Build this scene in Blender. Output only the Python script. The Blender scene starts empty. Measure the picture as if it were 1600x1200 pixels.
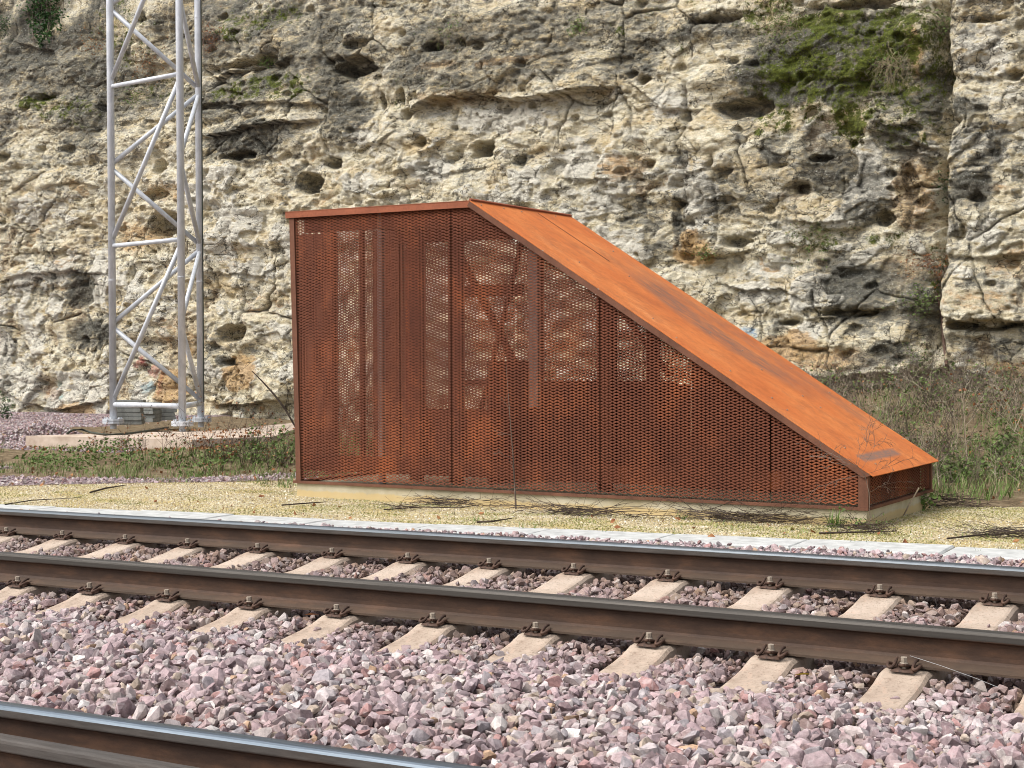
import bpy, math, random
import numpy as np
from mathutils import Matrix, Vector
R_ = math.radians
random.seed(7); rng = np.random.default_rng(7)
S = bpy.context.scene
COL = S.collection

# ------------------------------------------------------------------ camera
FPX = 2419.44
CP = np.array([7.44684045, -6.51337451, 1.30894259])
CF = np.array([-0.51635132, 0.85616247, -0.01916101])
CR = np.array([0.85634909, 0.51638548, -0.00350278])
CU = np.array([-0.00689552, 0.01821718, 0.99981028])
cd = bpy.data.cameras.new('camera'); cam = bpy.data.objects.new('camera', cd); COL.objects.link(cam)
cd.sensor_width = 36.0; cd.lens = FPX/1600*36; cd.clip_start = 0.1; cd.clip_end = 500
m = Matrix.Identity(4)
for i in range(3):
    m[i][0] = CR[i]; m[i][1] = CU[i]; m[i][2] = -CF[i]; m[i][3] = CP[i]
cam.matrix_world = m
S.camera = cam

# ------------------------------------------------------------------ world, sun
SUN_EL, SUN_AZ = R_(52), math.atan2(-0.80, -0.55)     # direction towards the sun (camera left, behind the viewer)
W = bpy.data.worlds.new('World'); S.world = W; W.use_nodes = True
nt = W.node_tree; nt.nodes.clear()
sky = nt.nodes.new('ShaderNodeTexSky'); sky.sky_type = 'NISHITA'; sky.sun_disc = False
sky.sun_elevation = SUN_EL; sky.sun_rotation = math.pi/2 - SUN_AZ
sky.air_density = 1.0; sky.dust_density = 4.0; sky.ozone_density = 1.0
hs = nt.nodes.new('ShaderNodeHueSaturation'); hs.inputs['Saturation'].default_value = 0.35
bg = nt.nodes.new('ShaderNodeBackground'); bg.inputs['Strength'].default_value = 0.14
wo = nt.nodes.new('ShaderNodeOutputWorld')
nt.links.new(sky.outputs[0], hs.inputs['Color']); nt.links.new(hs.outputs[0], bg.inputs['Color']); nt.links.new(bg.outputs[0], wo.inputs[0])
sd = bpy.data.lights.new('sun', 'SUN'); sd.energy = 1.8; sd.angle = R_(34); sd.color = (1.0, 0.975, 0.94)
sun = bpy.data.objects.new('sun', sd); COL.objects.link(sun)
dv = Vector((math.cos(SUN_AZ)*math.cos(SUN_EL), math.sin(SUN_AZ)*math.cos(SUN_EL), math.sin(SUN_EL)))
sun.rotation_euler = dv.to_track_quat('Z', 'Y').to_euler(); sun.location = (0, -20, 30)
S.view_settings.view_transform = 'Standard'; S.view_settings.look = 'None'
S.view_settings.exposure = 0.72; S.view_settings.gamma = 1
S.cycles.use_denoising = True; S.cycles.filter_width = 1.0; S.cycles.max_bounces = 6; S.cycles.diffuse_bounces = 3; S.cycles.transparent_max_bounces = 8

# ------------------------------------------------------------------ measuring helpers (where a sight line of the photo meets a real surface)
def ray(x, y): return CF + CR*((x-800)/FPX) - CU*((y-600)/FPX)
def onz(x, y, z):
    d = ray(x, y); return CP + d*((z-CP[2])/d[2])
def onplane(x, y, P0, n):
    d = ray(x, y); return CP + d*(((np.asarray(P0)-CP)@n)/(d@n))
def atdepth(x, y, D): return CP + ray(x, y)*D

# ------------------------------------------------------------------ numpy noise
_tab = np.random.default_rng(99).random((256, 256))
def vnoise(x, y, s=0):
    x = np.asarray(x, float)+s*17.13; y = np.asarray(y, float)+s*31.7
    xi = np.floor(x).astype(int); yi = np.floor(y).astype(int)
    fx = x-xi; fy = y-yi
    fx = fx*fx*fx*(fx*(fx*6-15)+10); fy = fy*fy*fy*(fy*(fy*6-15)+10)
    a = _tab[xi & 255, yi & 255]; b = _tab[(xi+1) & 255, yi & 255]
    c = _tab[xi & 255, (yi+1) & 255]; d = _tab[(xi+1) & 255, (yi+1) & 255]
    return (a+(b-a)*fx)*(1-fy)+(c+(d-c)*fx)*fy
def fbm(x, y, o=4, s=0):
    r = 0; a = 1; t = 0
    c, sn = 0.8, 0.6
    for i in range(o):
        r = r+a*vnoise(x, y, s+i); t += a; a *= .5
        x, y = (c*x-sn*y)*2.03, (sn*x+c*y)*2.03
    return r/t*2-1
def billow(x, y, o=3, s=0):
    r = 0; a = 1; t = 0
    for i in range(o):
        r = r+a*np.abs(vnoise(x, y, s+i)*2-1); t += a; a *= .5; x = x*2.1+3.3; y = y*2.1+1.7
    return r/t
def worley(x, y, s=0):
    xi = np.floor(x).astype(int); yi = np.floor(y).astype(int)
    f1 = np.full(x.shape, 9.); f2 = np.full(x.shape, 9.); idv = np.zeros(x.shape)
    for dx in (-1, 0, 1):
        for dy in (-1, 0, 1):
            cx = xi+dx; cy = yi+dy
            px = cx+_tab[(cx+s*7) & 255, (cy+s*13) & 255]; py = cy+_tab[(cx+91+s) & 255, (cy+37) & 255]
            d = np.hypot(px-x, py-y); v = _tab[(cx+151) & 255, (cy+211+s) & 255]
            nw = d < f1
            f2 = np.where(nw, f1, np.minimum(f2, d)); idv = np.where(nw, v, idv); f1 = np.where(nw, d, f1)
    return f1, f2, idv
def sst(a, b, x):
    t = np.clip((np.asarray(x, float)-a)/(b-a), 0, 1); return t*t*(3-2*t)

# ------------------------------------------------------------------ mesh helpers
class MB:
    def __init__(s): s.v = []; s.f = []; s.m = []
    def add(s, vs, fs, mi=0):
        n = len(s.v); s.v += [tuple(map(float, v)) for v in vs]; s.f += [tuple(i+n for i in f) for f in fs]; s.m += [mi]*len(fs)
    def box(s, lo, hi, mi=0, M=None):
        x0, y0, z0 = lo; x1, y1, z1 = hi
        vs = [(x0,y0,z0),(x1,y0,z0),(x1,y1,z0),(x0,y1,z0),(x0,y0,z1),(x1,y0,z1),(x1,y1,z1),(x0,y1,z1)]
        if M is not None: vs = [tuple(M@Vector(v)) for v in vs]
        s.add(vs, [(0,3,2,1),(4,5,6,7),(0,1,5,4),(1,2,6,5),(2,3,7,6),(3,0,4,7)], mi)
    def tube(s, pts, r, n=6, cap=True, mi=0):
        pts = [Vector(p) for p in pts]; rs = r if hasattr(r, '__len__') else [r]*len(pts)
        vs = []; fs = []
        t = (pts[1]-pts[0]).normalized(); a = t.orthogonal().normalized()
        for i, p in enumerate(pts):
            t = (pts[min(i+1, len(pts)-1)]-pts[max(i-1, 0)])
            t = t.normalized() if t.length > 1e-9 else Vector((0, 0, 1))
            a = (a-t*a.dot(t)); a = a.normalized() if a.length > 1e-6 else t.orthogonal().normalized()
            b = t.cross(a)
            for k in range(n):
                an = 2*math.pi*k/n; vs.append(p+(a*math.cos(an)+b*math.sin(an))*rs[i])
        for i in range(len(pts)-1):
            for k in range(n):
                fs.append((i*n+k, i*n+(k+1)%n, (i+1)*n+(k+1)%n, (i+1)*n+k))
        if cap: fs += [tuple(range(n))[::-1], tuple(range((len(pts)-1)*n, len(pts)*n))]
        s.add(vs, fs, mi)
    def blade(s, base, d, L, w, droop, up=(0,0,1), mi=0, seg=3):
        p = Vector(base); d = Vector(d).normalized(); side = d.cross(Vector(up))
        side = side.normalized() if side.length > 1e-4 else Vector((1,0,0))
        vs = []
        for i in range(seg+1):
            ww = w*(1-i/seg)**.7*.5+ .0004
            vs += [p-side*ww, p+side*ww]
            p = p+d*(L/seg); d = (d+Vector((0,0,-droop/seg))).normalized()
        s.add(vs, [(2*i, 2*i+1, 2*i+3, 2*i+2) for i in range(seg)], mi)
    def leaf(s, p, size, mi=0):
        p = Vector(p); a = Vector((random.gauss(0,1), random.gauss(0,1), random.gauss(0,.6))).normalized()
        b = a.cross(Vector((random.gauss(0,1), random.gauss(0,1), random.gauss(0,1)))).normalized()
        q = a.cross(b)*size*.12
        s.add([p-a*size*.5, p+b*size*.32+q, p+a*size*.5, p-b*size*.32+q], [(0,1,2,3)], mi)
    def build(s, name, mats, parent=None, smooth=False):
        me = bpy.data.meshes.new(name); me.from_pydata(s.v, [], s.f)
        if not isinstance(mats, (list, tuple)): mats = [mats]
        for mm in mats: me.materials.append(mm)
        if len(mats) > 1: me.polygons.foreach_set('material_index', s.m)
        me.polygons.foreach_set('use_smooth', [bool(smooth)]*len(me.polygons))
        me.update(); o = bpy.data.objects.new(name, me); COL.objects.link(o)
        if parent: o.parent = parent
        return o
def np_mesh(name, V, F, mats, attrs=None, smooth=False, midx=None, parent=None):
    """V (n,3), F (m,k) arrays -> object"""
    me = bpy.data.meshes.new(name); k = F.shape[1]
    me.vertices.add(len(V)); me.vertices.foreach_set('co', np.ascontiguousarray(V, np.float32).ravel())
    me.loops.add(F.size); me.loops.foreach_set('vertex_index', np.ascontiguousarray(F, np.int32).ravel())
    me.polygons.add(len(F)); me.polygons.foreach_set('loop_start', np.arange(0, F.size, k, dtype=np.int32))
    me.polygons.foreach_set('loop_total', np.full(len(F), k, np.int32))
    me.polygons.foreach_set('use_smooth', np.full(len(F), bool(smooth)))
    for mm in (mats if isinstance(mats, (list, tuple)) else [mats]): me.materials.append(mm)
    if midx is not None: me.polygons.foreach_set('material_index', midx.astype(np.int32))
    for an, arr in (attrs or {}).items():
        a = me.attributes.new(an, 'FLOAT_COLOR', 'POINT')
        c = np.ones((len(V), 4), np.float32); c[:, :arr.shape[1]] = arr; a.data.foreach_set('color', c.ravel())
    me.update(calc_edges=True)
    o = bpy.data.objects.new(name, me); COL.objects.link(o)
    if parent: o.parent = parent
    return o
def tag(o, label=None, cat=None, group=None, kind=None):
    if label: o['label'] = label
    if cat: o['category'] = cat
    if group: o['group'] = group
    if kind: o['kind'] = kind
    return o
def empty(name, loc, label, cat, group=None, rz=0):
    o = bpy.data.objects.new(name, None); COL.objects.link(o); o.location = loc; o.rotation_euler = (0, 0, rz)
    o.empty_display_size = .1
    return tag(o, label, cat, group)

# ------------------------------------------------------------------ material helpers
def newmat(name, rough=.8, metal=0.0, spec=.3):
    mt = bpy.data.materials.new(name); mt.use_nodes = True; n = mt.node_tree
    b = n.nodes['Principled BSDF']; b.inputs['Roughness'].default_value = rough; b.inputs['Metallic'].default_value = metal
    b.inputs['Specular IOR Level'].default_value = spec
    return mt, n, b
class NB:
    def __init__(s, n): s.n = n
    def nd(s, t, **k):
        o = s.n.nodes.new(t)
        for a, b in k.items(): setattr(o, a, b)
        return o
    def coord(s, which='Object', scale=(1,1,1)):
        tc = s.nd('ShaderNodeTexCoord'); mp = s.nd('ShaderNodeMapping'); mp.inputs['Scale'].default_value = scale
        s.n.links.new(tc.outputs[which], mp.inputs[0]); return mp.outputs[0]
    def noise(s, vec, scale, detail=4, rough=.6, dist=0):
        o = s.nd('ShaderNodeTexNoise'); s.n.links.new(vec, o.inputs['Vector'])
        o.inputs['Scale'].default_value = scale; o.inputs['Detail'].default_value = detail; o.inputs['Roughness'].default_value = rough
        o.inputs['Distortion'].default_value = dist
        return o.outputs[0]
    def voro(s, vec, scale, feature='F1', out=0):
        o = s.nd('ShaderNodeTexVoronoi', feature=feature); s.n.links.new(vec, o.inputs['Vector']); o.inputs['Scale'].default_value = scale
        return o.outputs[out]
    def ramp(s, fac, stops):
        o = s.nd('ShaderNodeValToRGB'); s.n.links.new(fac, o.inputs[0]); e = o.color_ramp.elements
        while len(e) > 1: e.remove(e[-1])
        e[0].position = stops[0][0]; c = stops[0][1]; e[0].color = (c, c, c, 1) if not hasattr(c, '__len__') else (*c, 1)
        for p, c in stops[1:]:
            x = e.new(p); x.color = (c, c, c, 1) if not hasattr(c, '__len__') else (*c, 1)
        return o.outputs[0]
    def mix(s, fac, a, b, mode='MIX'):
        o = s.nd('ShaderNodeMix', data_type='RGBA', blend_type=mode)
        for i, v in ((0, fac), (6, a), (7, b)):
            if hasattr(v, 'links') or hasattr(v, 'is_linked'): s.n.links.new(v, o.inputs[i])
            elif i == 0: o.inputs[0].default_value = v
            else: o.inputs[i].default_value = (*v, 1) if len(v) == 3 else v
        return o.outputs[2]
    def math(s, op, a, b=0.0, clamp=False):
        o = s.nd('ShaderNodeMath', operation=op, use_clamp=clamp)
        for i, v in ((0, a), (1, b)):
            if hasattr(v, 'is_linked'): s.n.links.new(v, o.inputs[i])
            else: o.inputs[i].default_value = v
        return o.outputs[0]
    def attr(s, name):
        o = s.nd('ShaderNodeAttribute'); o.attribute_name = name; return o
    def sep(s, c):
        o = s.nd('ShaderNodeSeparateColor'); s.n.links.new(c, o.inputs[0]); return o.outputs
    def bump(s, h, strength, dist, bsdf):
        o = s.nd('ShaderNodeBump'); o.inputs['Strength'].default_value = strength; o.inputs['Distance'].default_value = dist
        s.n.links.new(h, o.inputs['Height']); s.n.links.new(o.outputs[0], bsdf.inputs['Normal'])
    def out(s, c, bsdf, k='Base Color'): s.n.links.new(c, bsdf.inputs[k])

def simple(name, c1, c2, scale=8, rough=.8, bump=.3, bd=.005, metal=0, sc=(1,1,1), spec=.3, lo=.35, hi=.65):
    mt, n, b = newmat(name, rough, metal, spec); N = NB(n)
    v = N.coord('Object', sc); f = N.noise(v, scale, 6, .65)
    N.out(N.ramp(f, [(lo, c1), (hi, c2)]), b)
    if bump: N.bump(N.noise(v, scale*4, 5, .7), bump, bd, b)
    return mt

# --- cliff rock
def mat_rock():
    mt, n, b = newmat('limestone', .95, 0, .15); N = NB(n)
    v = N.coord('Object'); vs = N.coord('Object', (1, 1, 2.2))
    mk = N.sep(N.attr('mask').outputs['Color']); mk2 = N.sep(N.attr('mask2').outputs['Color'])
    f_big = N.noise(vs, 1.1, 6, .62); f_mid = N.noise(vs, 5, 7, .68); f_fin = N.noise(v, 26, 6, .75)
    base = N.ramp(f_mid, [(.28, (.28,.205,.105)), (.38, (.51,.435,.28)), (.50, (.69,.625,.46)), (.66, (.78,.74,.61))])
    base = N.mix(N.ramp(f_big, [(.50, 0), (.68, .6)]), base, (.56,.41,.20))
    gw = N.noise(vs, 2.3, 8, .72)
    base = N.mix(N.ramp(gw, [(.52, 0), (.60, .7)]), base, N.ramp(f_fin, [(.3, (.38,.36,.30)), (.7, (.66,.63,.54))]))
    base = N.mix(N.ramp(N.noise(v, 3.4, 9, .8), [(.60, 0), (.67, .75)]), base, N.ramp(f_fin, [(.35, (.06,.056,.045)), (.65, (.22,.21,.175))]))
    # pale blocks
    pf = N.math('ADD', mk[2], N.math('MULTIPLY', N.math('SUBTRACT', f_mid, .5), 1.6))
    base = N.mix(N.ramp(pf, [(.42, 0), (.58, .85)]), base, N.ramp(f_fin, [(.3, (.56,.53,.45)), (.7, (.76,.73,.63))]))
    # ochre
    of = N.math('ADD', mk2[0], N.math('MULTIPLY', N.math('SUBTRACT', f_mid, .5), 1.4))
    base = N.mix(N.ramp(of, [(.40, 0), (.62, .75)]), base, N.ramp(f_fin, [(.3, (.36,.19,.06)), (.7, (.56,.36,.15))]))
    # grey weathering / lichen crust; same mask darkens some cavities
    df = N.math('ADD', mk[0], N.math('MULTIPLY', N.math('SUBTRACT', f_mid, .5), 1.8))
    df = N.math('ADD', df, N.math('MULTIPLY', N.math('SUBTRACT', f_fin, .5), .9))
    base = N.mix(N.ramp(df, [(.38, 0), (.50, .55), (.85, .93)]), base, N.ramp(f_fin, [(.25, (.018,.018,.015)), (.45, (.05,.049,.042)), (.57, (.12,.118,.10)), (.75, (.34,.335,.29))]))
    # black seep stains, small specks
    sp = N.noise(v, 9, 8, .8)
    base = N.mix(N.ramp(sp, [(.27, .85), (.36, 0)]), base, (.05,.045,.038))
    # cracks stained dark
    base = N.mix(N.math('MULTIPLY', mk2[1], N.ramp(f_fin, [(.3, 1), (.75, .3)])), base, (.05,.045,.035))
    # white lichen dots on the grey crust
    wd = N.voro(v, 16); wsel = N.noise(v, 6, 3, .6)
    wf = N.math('MULTIPLY', N.ramp(wd, [(.10, 1), (.20, 0)]), N.ramp(wsel, [(.46, 0), (.58, 1)]))
    wf = N.math('MULTIPLY', wf, N.ramp(df, [(.3, 0), (.5, .8)]))
    base = N.mix(wf, base, (.62,.62,.55))
    sd_ = N.voro(v, 45); base = N.mix(N.math('MULTIPLY', N.ramp(sd_, [(.10, .6), (.20, 0)]), N.ramp(N.noise(v, 5, 4, .7), [(.5, 0), (.62, .8)])), base, (.50,.50,.43))
    # moss
    mf = N.math('ADD', mk[1], N.math('MULTIPLY', N.math('SUBTRACT', N.noise(v, 4.5, 10, .85), .5), 3.4))
    base = N.mix(N.ramp(mf, [(.48, 0), (.60, .95)]), base, N.ramp(N.noise(v, 30, 6, .8), [(.3, (.03,.038,.01)), (.50, (.085,.105,.016)), (.68, (.20,.225,.03))]))
    # fine dark fissures and grain
    vd = N.nd('ShaderNodeVectorMath', operation='ADD'); n.links.new(vs, vd.inputs[0]); nv = N.nd('ShaderNodeTexNoise'); n.links.new(v, nv.inputs['Vector']); nv.inputs['Scale'].default_value = 3; nv.inputs['Detail'].default_value = 6
    n.links.new(nv.outputs['Color'], vd.inputs[1])
    ed = N.voro(vd.outputs[0], 3.2, 'DISTANCE_TO_EDGE'); fm = N.ramp(N.noise(v, 1.7, 5, .7), [(.44, 0), (.54, 1)])
    base = N.mix(N.math('MULTIPLY', N.ramp(ed, [(.010, .92), (.045, 0)]), fm), base, (.04,.034,.026))
    ed2 = N.voro(vd.outputs[0], 9, 'DISTANCE_TO_EDGE'); base = N.mix(N.math('MULTIPLY', N.ramp(ed2, [(.01, .6), (.05, 0)]), N.ramp(N.noise(v, 2.9, 6, .75), [(.52, 0), (.60, 1)])), base, (.07,.06,.045))
    base = N.mix(1.0, base, N.ramp(N.noise(v, 48, 5, .8), [(.28, (.52,.51,.49)), (.5, (1,1,1)), (.72, (1.28,1.27,1.25))]), 'MULTIPLY')
    pk = N.voro(v, 11); base = N.mix(N.math('MULTIPLY', N.ramp(pk, [(.07, .9), (.13, 0)]), N.ramp(N.noise(v, 1.9, 5, .7), [(.48, 0), (.56, 1)])), base, (.035,.03,.022))
    # spray paint
    pa = N.attr('paint'); base = N.mix(N.math('MULTIPLY', pa.outputs['Alpha'], N.ramp(f_fin, [(.35, .2), (.55, 1)])), base, pa.outputs['Color'])
    N.out(base, b)
    h = N.math('ADD', N.noise(vs, 12, 8, .7), N.math('MULTIPLY', N.noise(v, 55, 5, .75), .35))
    h = N.math('ADD', h, N.math('MULTIPLY', N.ramp(N.voro(v, 22), [(.05, 0), (.25, 1)]), .12))
    N.bump(h, 1.0, .07, b)
    return mt
M_rock = mat_rock()

def mat_stone(name='ballast_stone'):
    mt, n, b = newmat(name, .85, 0, .25); N = NB(n)
    v = N.coord('Object'); a = N.attr('tint')
    f = N.noise(v, 45, 6, .7); g = N.noise(v, 14, 4, .6, 1.5)
    c = N.mix(1.0, a.outputs['Color'], N.ramp(f, [(.25, (.5,.48,.48)), (.5, (.96,.95,.95)), (.75, (1.35,1.3,1.28))]), 'MULTIPLY')
    c = N.mix(N.ramp(g, [(.56, 0), (.66, .35)]), c, (.62,.56,.54))
    c = N.mix(N.ramp(N.noise(v, 4, 4), [(.5, 0), (.75, .25)]), c, (.36,.25,.17))
    N.out(c, b); N.bump(N.noise(v, 70, 6, .7), .5, .006, b); return mt
M_stone = mat_stone()

def mat_ground():
    mt, n, b = newmat('ground', .95, 0, .1); N = NB(n)
    v = N.coord('Object'); mk = N.sep(N.attr('mask').outputs['Color'])
    grit = N.voro(v, 60, 'F1', 1); gf = N.noise(v, 90, 3, .6)
    soil = N.ramp(N.noise(v, 7, 7, .7), [(.3, (.07,.05,.03)), (.5, (.17,.125,.075)), (.7, (.27,.22,.14))])
    gs = N.sep(grit)
    grav = N.ramp(gs[0], [(0, (.28,.21,.11)), (.4, (.48,.40,.23)), (.75, (.57,.50,.33)), (1, (.68,.63,.50))])
    grav = N.mix(N.ramp(N.noise(v, 1.6, 5, .7), [(.45, 0), (.62, .55)]), grav, (.40,.30,.085))
    grav = N.mix(N.ramp(N.noise(v, 2.7, 6, .75), [(.56, 0), (.68, .5)]), grav, (.17,.19,.035))
    bal = N.ramp(N.sep(N.voro(v, 22, 'F1', 1))[1], [(0, (.15,.11,.11)), (.5, (.26,.2,.2)), (1, (.38,.31,.31))])
    gm = N.ramp(N.math('ADD', mk[0], N.math('MULTIPLY', N.math('SUBTRACT', N.noise(v, 3, 6, .7), .5), .5)), [(.45, 0), (.55, 1)])
    bm = N.ramp(N.math('ADD', mk[1], N.math('MULTIPLY', N.math('SUBTRACT', N.noise(v, 4, 6, .7), .5), .5)), [(.45, 0), (.55, 1)])
    c = N.mix(gm, soil, grav); c = N.mix(bm, c, bal); N.out(c, b)
    h = N.math('ADD', N.voro(v, 60), N.math('MULTIPLY', N.noise(v, 12, 6, .7), .8)); N.bump(h, .7, .02, b); return mt
M_ground = mat_ground()

def corten(name, stops, sc=(1,1,1), scale=3, streak=None, rough=.85, extra=None):
    mt, n, b = newmat(name, rough, 0, .25); N = NB(n); v = N.coord('Object', sc); v1 = N.coord('Object')
    f = N.noise(v, scale, 8, .72); c = N.ramp(f, stops)
    c = N.mix(N.ramp(N.noise(v1, 5, 8, .8), [(.5, 0), (.7, .5)]), c, tuple(.62*x for x in stops[1][1]))
    c = N.mix(N.ramp(N.noise(v1, 38, 5, .8), [(.3, .35), (.5, 0)]), c, tuple(.45*x for x in stops[0][1]))
    if extra: c = extra(N, c, v1)
    N.out(c, b); N.bump(N.noise(v1, 60, 5, .75), .25, .003, b); return mt
def roof_extra(N, c, v):
    # long grey-brown streaks down the slope and one smear near the foot
    st = N.coord('Object', (.6, 3.2, .6))
    c = N.mix(N.ramp(N.noise(v, 2.6, 9, .78), [(.50, 0), (.64, .6)]), c, (.33,.10,.035)); c = N.mix(N.ramp(N.noise(v, 6.5, 8, .8), [(.56, 0), (.66, .45)]), c, (.24,.105,.06))
    c = N.mix(N.ramp(N.noise(st, 2.2, 6, .7), [(.50, 0), (.72, .45)]), c, (.30,.10,.04))
    a = N.attr('smear'); s_ = N.sep(a.outputs['Color'])
    k = N.math('MULTIPLY', s_[0], N.ramp(N.noise(N.coord('Object', (2, 16, 2)), 3, 6, .75), [(.38, 0), (.56, .85)]))
    c = N.mix(k, c, (.16,.10,.075)); c = N.mix(N.math('MULTIPLY', s_[1], N.ramp(N.noise(N.coord('Object', (14, 3, 14)), 3, 6, .75), [(.3, .35), (.55, .85)])), c, (.17,.13,.11)); return c
M_roof = corten('rusted_roof_sheet', [(.25, (.40,.10,.026)), (.42, (.55,.155,.04)), (.58, (.62,.20,.055)), (.74, (.72,.30,.11))], (1, 1.5, 1), 1.3, extra=roof_extra)
M_frame = corten('rusted_frame', [(.3, (.095,.042,.026)), (.7, (.18,.078,.046))], (1,1,.4), 4)
M_fascia = corten('rusted_fascia', [(.3, (.20,.065,.035)), (.7, (.33,.11,.055))], (.5,1,1), 4)
M_mesh = corten('rusted_mesh', [(.3, (.085,.027,.015)), (.50, (.140,.044,.021)), (.72, (.30,.088,.030))], (1,1,.6), 1.6)
M_inner = corten('rusted_inner_plate', [(.3, (.05,.02,.012)), (.60, (.12,.040,.018)), (.78, (.40,.11,.028))], (1,1,.5), 2.5)
M_zinc_post = simple('grey_inner_post', (.20,.17,.16), (.30,.27,.25), 5, .6)

M_screw = simple('screw_head', (.28,.20,.15), (.42,.33,.27), 30, .45, .0, metal=.6)
M_galv = simple('galvanised_steel', (.46,.48,.51), (.62,.64,.67), 9, .45, .08, .002, metal=.15, sc=(1,1,.5), spec=.5)
M_conc = simple('weathered_concrete', (.36,.33,.27), (.50,.46,.38), 6, .9, .4, .004)
def mat_plinth():
    mt, n, b = newmat('plinth_concrete', .9, 0, .2); N = NB(n); v = N.coord('Object')
    c = N.ramp(N.noise(v, 3, 6, .65), [(.35, (.36,.31,.20)), (.65, (.50,.45,.33))])
    s = N.nd('ShaderNodeSeparateXYZ'); n.links.new(v, s.inputs[0])
    e = N.math('ADD', s.outputs[2], N.math('MULTIPLY', N.noise(N.coord('Object', (1,1,.4)), 7, 5, .7), .09))
    c = N.mix(N.ramp(e, [(.060, .75), (.078, 0)]), c, (.50,.37,.17))          # splashed, sand-stained lower edge with a shape of its own
    N.out(c, b); N.bump(N.noise(v, 50, 5, .7), .3, .004, b); return mt
M_plinth = mat_plinth()
M_pad = simple('pad_concrete', (.38,.29,.22), (.56,.46,.37), 4, .9, .4, .006)
M_kerb = simple('kerb_concrete', (.34,.345,.33), (.53,.535,.515), 7, .85, .35, .003)
M_slab = simple('slab_concrete', (.13,.135,.125), (.24,.245,.225), 8, .9, .4, .004)
def mat_sleeper():
    mt, n, b = newmat('sleeper_concrete', .9, 0, .2); N = NB(n); v = N.coord('Object'); w = N.coord('Object', (1, 1, 1))
    oi = N.nd('ShaderNodeObjectInfo'); c = N.ramp(N.noise(v, 6, 7, .7), [(.3, (.28,.205,.155)), (.5, (.45,.36,.285)), (.7, (.57,.49,.41))]); c = N.mix(N.math('MULTIPLY', oi.outputs['Random'], .4), c, (.34,.27,.21))
    c = N.mix(N.ramp(N.noise(v, 12, 6, .8), [(.52, 0), (.66, .45)]), c, (.42,.24,.16))
    c = N.mix(N.ramp(N.noise(v, 70, 3, .7), [(.36, .6), (.45, 0)]), c, (.20,.15,.11))
    c = N.mix(N.ramp(N.attr('rust').outputs['Fac'], [(0, 0), (1, .62)]), c, (.17,.12,.085))
    N.out(c, b); N.bump(N.noise(v, 80, 5, .75), .5, .004, b); return mt
M_sleeper = mat_sleeper()
def mat_rail():
    mt, n, b = newmat('rusty_rail_steel', .72, .15, .35); N = NB(n); v = N.coord('Object', (.35, 1, 1)); v1 = N.coord('Object')
    s = N.attr('prof'); z = N.sep(s.outputs['Color'])[0]
    c = N.ramp(N.noise(v, 9, 7, .7), [(.3, (.028,.015,.010)), (.5, (.052,.028,.017)), (.72, (.105,.052,.028))])
    zz = N.math('ADD', z, N.math('MULTIPLY', N.math('SUBTRACT', N.noise(v, 7, 5), .5), .18))
    c = N.mix(N.ramp(zz, [(.0, .6), (.09, .5), (.22, 0)]), c, N.ramp(N.noise(v, 14, 6, .75), [(.3, (.065,.048,.035)), (.7, (.125,.092,.065))]))
    c = N.mix(N.ramp(zz, [(.72, 0), (.78, .8)]), c, N.ramp(N.noise(N.coord('Object', (.2, 2, 2)), 30, 4), [(.3, (.05,.045,.040)), (.7, (.095,.088,.08))]))
    N.out(c, b); N.bump(N.noise(v1, 60, 8, .8), .5, .003, b); return mt
M_rail = mat_rail()
def mat_polish(name, c1, c2, rough):
    mt, n, b = newmat(name, rough, 1.0, .5); N = NB(n); v = N.coord('Object', (.05, 20, 20))
    N.out(N.ramp(N.noise(v, 3, 5, .7), [(.3, c1), (.7, c2)]), b)
    N.out(N.ramp(N.noise(N.coord('Object', (.3, 8, 8)), 4, 5), [(.3, rough*.8), (.7, rough*1.3)]), b, 'Roughness'); return mt
M_bright = mat_polish('bright_rail_head', (.12,.135,.15), (.19,.21,.225), .48)
M_polish = mat_polish('polished_rail_head', (.15,.18,.21), (.26,.30,.34), .36)
M_dull = mat_polish('dull_rail_head', (.085,.078,.07), (.13,.12,.108), .6)
M_clip = simple('rusty_spring_clip', (.045,.028,.022), (.11,.062,.042), 30, .7, .3, .002, metal=.2)
M_bolt = simple('dusty_bolt', (.22,.18,.14), (.40,.34,.27), 40, .7, .2, .002, metal=.2)
def mat_leafy(name, cols, scale=5):
    mt, n, b = newmat(name, .7, 0, .2); N = NB(n); v = N.coord('Object')
    c = N.ramp(N.noise(v, scale, 3, .6), [(.30, cols[0]), (.5, cols[1]), (.68, cols[2])])
    N.out(c, b); b.inputs['Subsurface Weight'].default_value = 0; return mt
M_grass = mat_leafy('grass_green', ((.06,.10,.025), (.12,.19,.045), (.20,.28,.08)), 6)
M_drygrass = mat_leafy('dry_grass', ((.13,.105,.06), (.26,.21,.125), (.40,.34,.22)), 6)
M_leaf = mat_leafy('leaf_green', ((.05,.075,.02), (.10,.15,.04), (.17,.22,.07)), 9)
M_ivy = mat_leafy('ivy_green', ((.015,.035,.012), (.03,.075,.02), (.07,.14,.035)), 9)
M_twig = mat_leafy('twig_bark', ((.05,.037,.028), (.12,.09,.07), (.22,.175,.135)), 4)
M_darktwig = mat_leafy('dark_twig', ((.025,.017,.013), (.05,.035,.027), (.10,.075,.055)), 7)
M_palestem = mat_leafy('pale_stem', ((.20,.155,.11), (.34,.28,.20), (.46,.40,.31)), 4)
M_redleaf = mat_leafy('red_brown_leaf', ((.14,.045,.02), (.26,.11,.045), (.40,.21,.09)), 9)
M_yellow = mat_leafy('yellow_leaf', ((.5,.38,.03), (.62,.5,.05), (.7,.6,.1)), 9)
M_cable = simple('black_cable', (.03,.035,.025), (.06,.065,.045), 9, .6, 0)
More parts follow.
